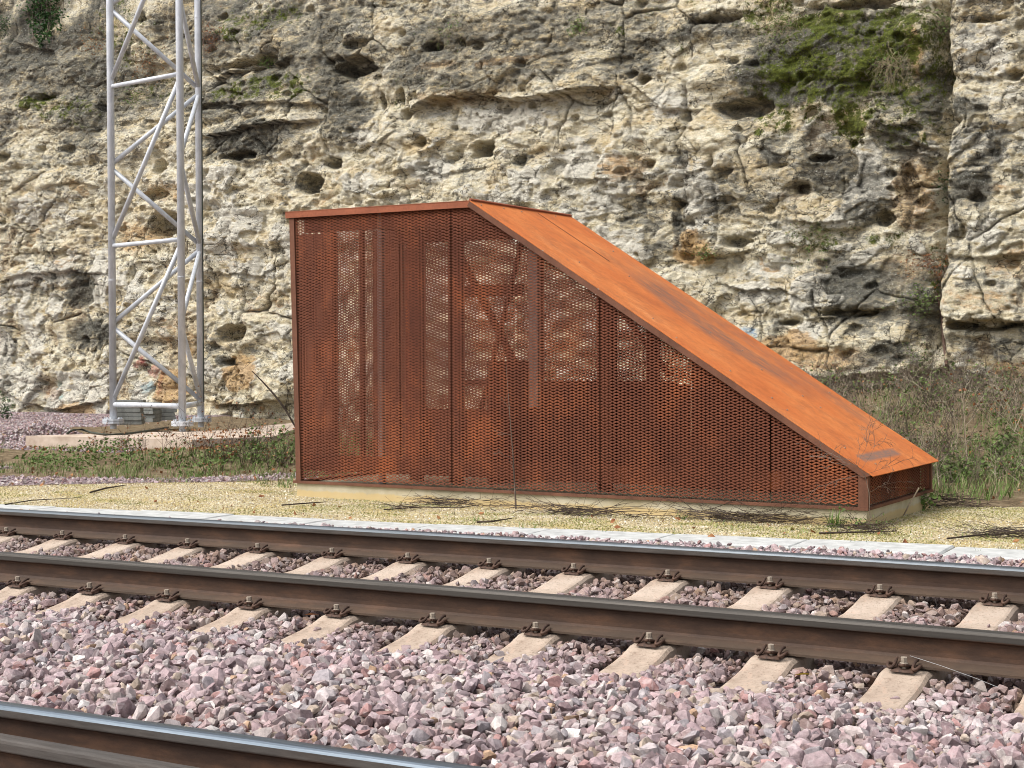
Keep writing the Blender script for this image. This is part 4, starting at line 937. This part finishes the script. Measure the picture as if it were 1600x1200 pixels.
#PART4
# ================================================================== VEGETATION
def gz(x, y): return float(ground_z(np.array(float(x)), np.array(float(y))))
def gpt(px, py):
    """ground point seen at a photo pixel"""
    d = ray(px, py); t = 6.0
    while t < 45:
        p = CP+d*t
        if p[2] < gz(p[0], p[1]): break
        t += .03
    return np.array([p[0], p[1], gz(p[0], p[1])])
def gdir(up=1., sp=.5): return Vector((random.gauss(0, sp), random.gauss(0, sp), up))
def stem_path(p, d, L, n=6, wob=.12, droop=.0):
    p = Vector(p); d = Vector(d).normalized(); P = [p.copy()]
    for i in range(n):
        d = (d+Vector((random.gauss(0,wob), random.gauss(0,wob), random.gauss(0,wob)-droop))).normalized(); p = p+d*(L/n); P.append(p.copy())
    return P
def twiggy(mb, p, d, L, r, depth=2, wob=.13, droop=0, mi=0, nb=4, n=5):
    P = stem_path(p, d, L, n, wob, droop); mb.tube(P, [max(r*(1-i/n*.8), .0012) for i in range(n+1)], 3 if r < .006 else 5, False, mi)
    if depth > 0:
        for _ in range(nb):
            i = random.randint(1, n-1); dd = (P[i+1]-P[i]).normalized(); s = Vector((random.gauss(0,1), random.gauss(0,1), random.gauss(0,.8))).normalized()
            twiggy(mb, P[i].lerp(P[i+1], random.random()), dd+s*.8, L*random.uniform(.3,.55), r*.55, depth-1, wob, droop, mi, max(nb-1, 1), 4)
    return P
inside_shel = lambda x, y: (-.1 < (x-SO[0]) < 5.6) and (-.05 < (y-SO[1]) < 1.95)
# --- grass: low green patches (nobody could count the blades)
def grass_patch():
    mb = MB()
    def patch(n, x0, x1, y0, y1, dens, L, seed, dry=.2, w=.006):
        for _ in range(n):
            x = random.uniform(x0, x1); y = random.uniform(y0, y1)
            if inside_shel(x, y): continue
            v = float(fbm(np.array(x/.5), np.array(y/.5), 3, seed))
            if v < dens: continue
            if -11.6 < x < -5.2 and y > 8.3 and (y > 8.3+abs(x+6.8)*.0) and onpad(x, y): continue
            z = gz(x, y); mi = 1 if random.random() < dry else 0
            for k in range(3): mb.blade((x+random.gauss(0,.015), y+random.gauss(0,.015), z), gdir(1, .45), L*random.uniform(.5,1.3), w, random.uniform(.3,1.0), mi=mi)
    patch(6500, -9.5, -2.0, 5.6, 10.5, .05, .07, 301, .45)
    patch(3800, -6.5, -2.4, 6.6, 10.5, -.02, .13, 302, .4)
    patch(3000, -16, -8, 6.5, 11, .15, .10, 303, .35)
    patch(5200, 2.6, 8, 7.4, 12, -.12, .15, 304, .25); patch(2800, .5, 7, 9.5, 16.5, -.15, .2, 305, .4)
    patch(600, -1.8, 7.6, 3.6, 5.0, .25, .05, 306, .2, .004)
    o = mb.build('grass', [M_grass, M_drygrass]); tag(o, kind='stuff')
from math import hypot
_pp = [(p[0], p[1]) for p in pts]
def onpad(x, y):
    ins = True; n = len(_pp)
    for i in range(n):
        x0, y0 = _pp[i]; x1, y1 = _pp[(i+1) % n]
        if (x1-x0)*(y-y0)-(y1-y0)*(x-x0) < 0: ins = False
    return ins
grass_patch()
# --- leafy ground cover
def cover():
    mb = MB()
    for _ in range(6400):
        if random.random() < .72: x, y = random.uniform(2.8, 8), random.uniform(7.5, 15)
        else: x, y = random.uniform(-8.5, -2.2), random.uniform(6.6, 10.8)
        if inside_shel(x, y) or onpad(x, y): continue
        if float(fbm(np.array(x/.7), np.array(y/.7), 3, 330)) < .05: continue
        z = gz(x, y)
        for k in range(4): mb.leaf((x+random.gauss(0,.05), y+random.gauss(0,.05), z+random.uniform(.01,.16)), random.uniform(.03,.06))
    tag(mb.build('ground_cover', M_leaf), kind='stuff')
cover()
# --- fallen leaves
mb = MB()
for _ in range(1300):
    r = random.random()
    if r < .20: x, y = random.uniform(-9, -2.5), random.uniform(6, 11)
    elif r < .45: t_ = random.random(); x, y = (pf0*(1-t_)+pf1*t_)[:2] if random.random() < .6 else (pf1*(1-t_)+pf2*t_)[:2]; x += random.gauss(0,.1); y -= abs(random.gauss(.1,.3))
    elif r < .6: x, y = random.uniform(2, 7), random.uniform(7, 12)
    elif r < .96: x, y = random.uniform(-12, -7), random.uniform(9.5, 14)
    else: x, y = random.uniform(-7, 8), random.uniform(3.6, 5)
    if inside_shel(x, y): continue
    z = gz(x, y)
    if onpad(x, y): z = TZ
    mb.leaf((x, y, z+.015), random.uniform(.03,.07))
tag(mb.build('fallen_leaves', M_redleaf), kind='stuff')
# --- dry undergrowth at the foot of the cliff, right: a tangle
def brush():
    mb = MB()
    n = 0
    while n < 900:
        x = random.uniform(-1.5, 8.0); y = random.uniform(8.4, 16.2)
        if x < 2.5 and y < 10.5: continue
        p = np.array([x, y, gz(x, y)]); d = p-CP; px = 800+FPX*(d@CR)/(d@CF)
        if px < 1150 or px > 1900: continue
        if float(fbm(np.array(x/1.2), np.array(y/1.2), 2, 340)) < -.25: continue
        n += 1; L = random.uniform(.25, .8)*(1.0 if y > 11 else .7); mi = random.choice([0,0,0,1,1,2,2])
        for k in range(random.randint(2, 4)):
            twiggy(mb, (x+random.gauss(0,.06), y+random.gauss(0,.06), p[2]), gdir(1, .42), L*random.uniform(.6,1.1), random.uniform(.0025,.005), 2 if k == 0 else 1, .16, .05, mi, 3, 5)
        if random.random() < .6:
            for k in range(random.randint(5, 18)): mb.leaf((x+random.gauss(0,.16), y+random.gauss(0,.16), p[2]+random.uniform(.05, L*.7)), random.uniform(.025,.06), random.choice([3,3,3,3,3,3,4]))
    tag(mb.build('dry_undergrowth', [M_twig, M_palestem, M_darktwig, M_leaf, M_redleaf]), kind='stuff')
brush()
# --- plants one can point at
def bush(name, p, H, Wd, nst, nleaf, label, mats, cat='shrub', lsz=(.03,.06), group=None, down=0, wob=.15):
    root = empty(name, tuple(p), label, cat, group)
    mb = MB(); ends = []
    for _ in range(nst):
        P = twiggy(mb, (0, 0, 0), Vector((random.gauss(0,Wd*.8), random.gauss(0,Wd*.8), 1-2*down)), H*random.uniform(.6,1.1), .004, 2, wob, .03, 0, 3, 5); ends += P[1:]
    mb.build('stems', mats[0], root)
    if nleaf:
        lf = MB()
        for _ in range(nleaf):
            q = random.choice(ends); lf.leaf(q+Vector((random.gauss(0,.09*H), random.gauss(0,.09*H), random.gauss(0,.09*H))), random.uniform(*lsz))
        lf.build('foliage', mats[1], root)
    return root
for px, py, H, Wd, ns, nl, lb, mats in [
    (1440,798,.26,.6,8,110,'grey-green shrubby weed at the low right corner of the steel shelter',[M_twig,M_grass]),
    (1560,712,.30,.8,9,260,'bright green leafy bramble low at the right edge of the photo',[M_twig,M_leaf]),
    (1350,690,.55,.5,8,120,'leafy bramble showing just above the sloping roof, low on the slope',[M_twig,M_leaf]),
    (1490,755,.35,.8,8,220,'green bramble beside the gravel, right of the shelter corner',[M_twig,M_leaf]),
    (12,655,.55,.5,9,240,'dark purplish green bush at the foot of the cliff, left edge',[M_darktwig,M_ivy]),
    (1448,640,.75,.35,10,90,'tall dry bush before the cliff joint with few green leaves',[M_twig,M_leaf]),
    (395,725,.5,.6,14,150,'brownish green scrub before the right end of the foundation slab',[M_twig,M_grass]),
    (440,728,.6,.5,14,200,'green and brown scrub right beside the left post of the shelter',[M_twig,M_leaf]),
    (352,722,.4,.6,12,90,'reddish brown low scrub before the middle of the foundation slab',[M_twig,M_redleaf]),
    (1592,690,.8,.5,8,60,'dry bush with reddish leaves at the right edge of the photo',[M_palestem,M_redleaf])]:
    bush('shrub', gpt(px, py), H, Wd, ns, nl, lb, mats)
def tuft(name, px, py, n, L, label, mat, cat='grass tuft', w=.006, up=1., spr=.6, onc=False, droop=1.0):
    p = ONCLIFF(px, py)+np.array([0,-.03,0]) if onc else gpt(px, py); mb = MB()
    for _ in range(n):
        mb.blade((random.gauss(0,.03), random.gauss(0,.03), 0), Vector((random.gauss(0,spr), random.gauss(0,spr)-(.7 if onc else 0), up)), L*random.uniform(.5,1.2), w, droop*random.uniform(.4,1.3))
    o = mb.build(name, mat); o.location = tuple(p); tag(o, label, cat); return o
tuft('grass_tuft', 1304, 824, 90, .16, 'fresh green grass tuft before the plinth near its right corner', M_grass)
tuft('grass_tuft', 1068, 812, 26, .08, 'small green weed on the gravel between two brushwood heaps', M_grass)
bush('creeping_weed', gpt(1348, 826), .22, 2.2, 12, 130, 'low dark green creeping weed before the right corner of the plinth', [M_twig, M_leaf], 'weed', (.02,.04))
# bare sapling in front of the mesh wall
def px_path(L, base_py=None, D=None):
    b = gpt(*L[0]) if D is None else None; D = (b-CP)@CF if D is None else D
    return [atdepth(x, y, D) for x, y in L]
P = px_path([(806,796),(805,770),(803,735),(802,715),(799,680),(796,640),(793,600),(790,560)])
mb = MB(); mb.tube(P, [.009,.008,.006,.005,.0035,.003,.002,.0014], 6)
for i in (1,2,3,4,5): twiggy(mb, P[i], Vector((random.gauss(0,1), random.gauss(0,.4), .6)), .16, .0022, 1, .15, 0, 0, 2, 4)
tag(mb.build('sapling', M_twig), 'thin bare sapling growing in front of the mesh wall', 'sapling')
# dry climber drooping over the nose of the shelter
b0 = gpt(1352, 828); D1 = (b0-CP)@CF-.05
mb = MB(); P = [atdepth(x, y, D1) for x, y in [(1360,812),(1359,800),(1358,770),(1352,745),(1340,728),(1325,716)]]; mb.tube(P, [.0028,.0028,.0025,.002,.0018,.0012], 5)
for (x, y), d in [((1352,745),(-1,0,.3)),((1340,728),(-.8,0,.1)),((1325,716),(-1,0,-.1)),((1345,735),(.6,0,.9)),((1338,725),(.2,0,1)),((1357,770),(.9,0,.3)),((1350,742),(1,0,.6)),((1330,718),(-1,0,.05)),((1340,728),(.5,0,1.2))]:
    twiggy(mb, atdepth(x, y, D1), Vector(d), random.uniform(.22,.4), .0014, 2, .22, .05, 0, 4, 5)
tag(mb.build('dry_climber', M_twig), 'pale dry climbing weed hanging over the lower corner of the roof', 'climbing plant')
mb = MB(); mb.tube([atdepth(x, y, D1+.9) for x, y in [(1412,805),(1420,790),(1428,776),(1436,762)]], .006, 5)
tag(mb.build('stick', M_palestem), 'pale dead stick leaning by the low end of the shelter', 'stick')
# leaning dark branch behind the shelter's left edge
bb = gpt(452, 690); Db = (bb-CP)@CF
mb = MB(); mb.tube([atdepth(x, y, Db) for x, y in [(462,668),(445,638),(428,616),(410,596),(394,580)]], [.012,.014,.013,.010,.006], 6)
for x, y, d in [(445,638,(.3,0,1)),(428,616,(.8,0,.7)),(452,650,(-.2,0,1)),(447,640,(0,0,1))]: twiggy(mb, atdepth(x, y, Db), Vector(d), .55, .004, 1, .1, 0, 0, 2, 5)
tag(mb.build('bare_branch', M_darktwig), 'dark bare branch leaning out beside the left edge of the shelter', 'branch')
# dry weeds along the foundation slab
for i, (px, py, H) in enumerate([(205,724,.55),(228,734,.65),(252,722,.5),(280,730,.7),(305,722,.85),(330,728,.6),(347,738,.9),(362,726,.7),(378,735,.8),(398,730,.7),(420,738,.6),(190,715,.4),(150,712,.35),(318,742,.5),(440,742,.5)]):
    root = MB(); p = gpt(px, py)
    for k in range(3): twiggy(root, (0, 0, 0), gdir(1,.22), H*random.uniform(.6,1.1), .0042, 2, .09, 0, 0, 4, 6)
    lf = MB()
    for k in range(16): lf.leaf(Vector(random.choice(root.v))*random.uniform(.9,1)+Vector((0,0,.005)), .035)
    o = root.build('dry_weed', random.choice([M_twig, M_darktwig])); o.location = tuple(p); lf.build('foliage', M_redleaf, o)
    tag(o, 'thin dry brown weed standing in the grass before the foundation slab', 'weed', 'dry weeds before the foundation slab')
# tall dry stalks among the undergrowth right
for i, (px, py, H, lb) in enumerate([(1342,640,1.0,'first'),(1385,650,1.1,'second'),(1424,650,.9,'third'),(1512,735,.95,'fourth'),(1575,700,.8,'fifth')]):
    p = gpt(px, py); m_ = MB(); twiggy(m_, (0,0,0), gdir(1,.15), H, .006, 2, .08, 0, 0, 3, 7)
    o = m_.build('dry_stalk', M_palestem if i > 2 else M_twig); o.location = tuple(p); tag(o, 'tall dry stalk rising from the undergrowth right of the roof, %s from the left' % lb, 'stalk', 'dry stalks in the undergrowth')
# brushwood heaps on the gravel and single sticks
def heap(px, py, n, L, wx, label, curly=False):
    p = gpt(px, py); m_ = MB()
    for _ in range(n):
        a = random.gauss(0, .35); d = Vector((random.choice([-1,1])*math.cos(a), math.sin(a)*.5, random.uniform(-.02,.12)))
        twiggy(m_, (random.gauss(0,wx), random.gauss(0,.07), random.uniform(.01,.07)), d, L*random.uniform(.4,1.1), random.uniform(.002,.0045), 1, .12, .02, 0, 2, 5)
    o = m_.build('brushwood', M_darktwig); o.location = tuple(p); tag(o, label, 'brushwood'); return o
heap(705, 791, 60, .40, .16, 'heap of dark twigs before the plinth, left of the sapling')
heap(905, 806, 75, .55, .30, 'long heap of dark twigs before the plinth, just right of the sapling')
heap(1160, 815, 110, .55, .24, 'thick heap of dark twigs and branches before the right part of the plinth')
heap(1345, 834, 26, .35, .12, 'thin scatter of dark twigs below the green weed by the plinth corner')
heap(1592, 842, 60, .50, .16, 'dark twigs lying on the gravel at the right edge of the photo')
heap(1475, 792, 60, .40, .25, 'dry twigs on the gravel just past the low end of the shelter')
heap(628, 797, 14, .30, .08, 'small forked twig on the gravel near the kerb, left of all heaps')
for L, r, lb in [([(141,773),(165,766),(198,761)], .010, 'short dark stick at the border of gravel and purple stones'), ([(8,792),(50,785),(126,781)], .006, 'thin dark stick across the left end of the kerb'),
    ([(440,793),(480,790),(512,788)], .007, 'thin dark stick on the gravel left of the plinth'), ([(745,820),(770,819),(800,814)], .009, 'dark stick lying half across the kerb below the sapling'),
    ([(1280,838),(1330,836),(1400,834)], .008, 'long dark stick on the gravel right of the plinth corner'), ([(1480,846),(1540,840),(1600,838)], .007, 'thin dark stick on the gravel at far right near the kerb'),
    ([(600,800),(660,796),(720,797),(760,790)], .005, 'long thin twig on the gravel before the left heap')]:
    m_ = MB(); m_.tube([gpt(x, y)+np.array([0,0,.02]) for x, y in L], [r]+[r*.9]*(len(L)-2)+[r*.4], 5); tag(m_.build('stick', M_darktwig), lb, 'stick')
# leaves on the ballast
def loose_leaf(px, py, z, sz, mat, lb):
    p = onz(px, py, z); m_ = MB(); a = (1,.2,.1); s = sz
    m_.add([(-s*.5,0,0),(-s*.1,-s*.25,.006),(s*.5,.0,.012),(0,s*.22,.01)], [(0,1,2,3)]); o = m_.build('leaf', mat); o.location = tuple(p); o.rotation_euler = (-.5, .1, .5); tag(o, lb, 'leaf')
loose_leaf(1256,1056,-.02,.085,M_yellow,'yellow leaf on the ballast between two sleepers in front of the near rail')
loose_leaf(1312,1081,-.03,.06,M_redleaf,'orange-brown leaf on the ballast left of the ninth sleeper end')
loose_leaf(487,962,-.04,.08,M_redleaf,'orange-brown leaf on the ballast near the fifth sleeper end')
loose_leaf(98,974,-.04,.06,M_redleaf,'orange-brown leaf on the ballast near the second sleeper end')
# --- growth on the cliff
def hang(name, px, py, H, n, nl, mats, label, spread=.35, down=.7, cat='plant'):
    p = ONCLIFF(px, py)+np.array([0,-.05,0]); root = empty(name, tuple(p), label, cat); mb = MB(); E_ = []
    for _ in range(n):
        P = twiggy(mb, (random.gauss(0,spread*.5), random.gauss(0,.05), random.gauss(0,spread*.3)), Vector((random.gauss(0,.6), -abs(random.gauss(0,.5)), random.gauss(.5-down, .5))), H*random.uniform(.4,1.1), .003, 1, .2, .15*down, 0, 3, 5); E_ += P
    mb.build('stems', mats[0], root); lf = MB()
    for _ in range(nl):
        q = random.choice(E_); lf.leaf(q+Vector((random.gauss(0,.06), random.gauss(0,.04), random.gauss(0,.06))), random.uniform(.02,.05))
    if nl: lf.build('foliage', mats[1], root)
for a in [(1395,92,.45,50,120,(M_drygrass,M_grass),'tuft of green and dry roots hanging from the cliff beside bright moss',.3,.9),
          (1272,372,.40,60,160,(M_drygrass,M_grass),'dry grassy tuft on the cliff face above the roof slope',.4,.6),
          (1470,35,.35,30,200,(M_twig,M_leaf),'dark green plant high in the cliff joint at upper right',.25,.5),
          (1455,410,.40,50,260,(M_twig,M_redleaf),'brown and green bramble in the cliff joint, halfway up',.35,.7),
          (1443,470,.28,25,260,(M_twig,M_leaf),'bright green small bush on the cliff just below the brown bramble',.25,.3),
          (1478,290,.3,26,140,(M_twig,M_ivy),'dark creeper in the cliff joint below the black overhang',.15,.6),
          (1104,396,.12,14,80,(M_twig,M_leaf),'tiny green plant in a hollow of the ochre rock above the roof',.1,.2),
          (1450,575,.35,24,120,(M_twig,M_leaf),'small leafy plant at the foot of the cliff joint',.25,.2),
          (1225,40,.35,40,160,(M_drygrass,M_grass),'dry grassy growth on the cliff at the top, above the dark lichen',.35,.7),
          (700,48,.25,40,70,(M_drygrass,M_grass),'greyish dry growth near the top of the cliff above the shelter',.4,.7),
          (905,42,.16,16,120,(M_twig,M_grass),'small mossy tuft on the cliff top above the ridge of the shelter',.12,.5),
          (330,55,.5,60,200,(M_twig,M_redleaf),'reddish brown dry growth on the cliff right beside the tower',.4,.7),
          (240,100,.45,50,200,(M_drygrass,M_redleaf),'dry grass and leaves on the ledge seen through the upper tower',.5,.5),
          (210,150,.3,30,120,(M_drygrass,M_grass),'green and dry growth on the rock seen through the tower at mid height',.3,.5),
          (10,40,.4,30,380,(M_darktwig,M_ivy),'dark ivy at the upper left corner of the photo',.3,.6),
          (420,96,.16,16,120,(M_twig,M_grass),'small green tuft at the lip of the rock ledge right of the tower',.15,.3),
          (150,70,.35,30,90,(M_drygrass,M_redleaf),'thin dry growth on the rock left of the tower near the top',.4,.6)]:
    a = list(a); a[3] = int(a[3]*1.3); a[4] = int(a[4]*1.7); a[2] *= 1.15; hang('cliff_plant', *a)
# ivy curtain
def ivy():
    p0 = ONCLIFF(75, 20); root = empty('ivy', tuple(p0), 'curtain of dark green ivy hanging on the cliff left of the tower', 'ivy'); st = MB(); lf = MB()
    for _ in range(16):
        x = random.uniform(48, 100); pp = []
        for y in np.linspace(-60, random.uniform(30, 78), 6): x += random.uniform(-4, 4); pp.append(ONCLIFF(x, y)+np.array([0,-.06,0])-p0)
        st.tube(pp, .006, 4, False)
    for _ in range(1500):
        x = random.gauss(74, 15); lim = 72-abs(x-70)*1.1+10*math.sin(x*.4); y = random.uniform(-60, lim)
        p = ONCLIFF(x, y)+np.array([0,-random.uniform(.04,.16),0])-p0; lf.leaf(p, random.uniform(.05,.10))
    st.build('stems', M_twig, root); lf.build('foliage', M_ivy, root)
ivy()
# rusty bare stem standing against the cliff joint
pp = [ONCLIFF(x, y)+np.array([0,-.10,0]) for x, y in [(1491,650),(1487,610),(1482,570),(1477,530),(1474,495),(1467,458)]]
base = gpt(1492, 655); mb = MB(); mb.tube([tuple(v) for v in pp], [.035,.03,.028,.024,.02,.012], 7)
for k in range(26): i = random.randint(0,4); twiggy(mb, Vector(pp[i]).lerp(Vector(pp[i+1]), random.random()), Vector((random.gauss(0,1),-.4,random.gauss(0,.5))), .12, .003, 1, .2, 0, 0, 2, 3)
tag(mb.build('creeper_stem', M_clip), 'rusty brown creeper stem climbing the lower cliff joint at right', 'creeper')
# spare stones of brick by the weeds at left of pad are part of the ballast
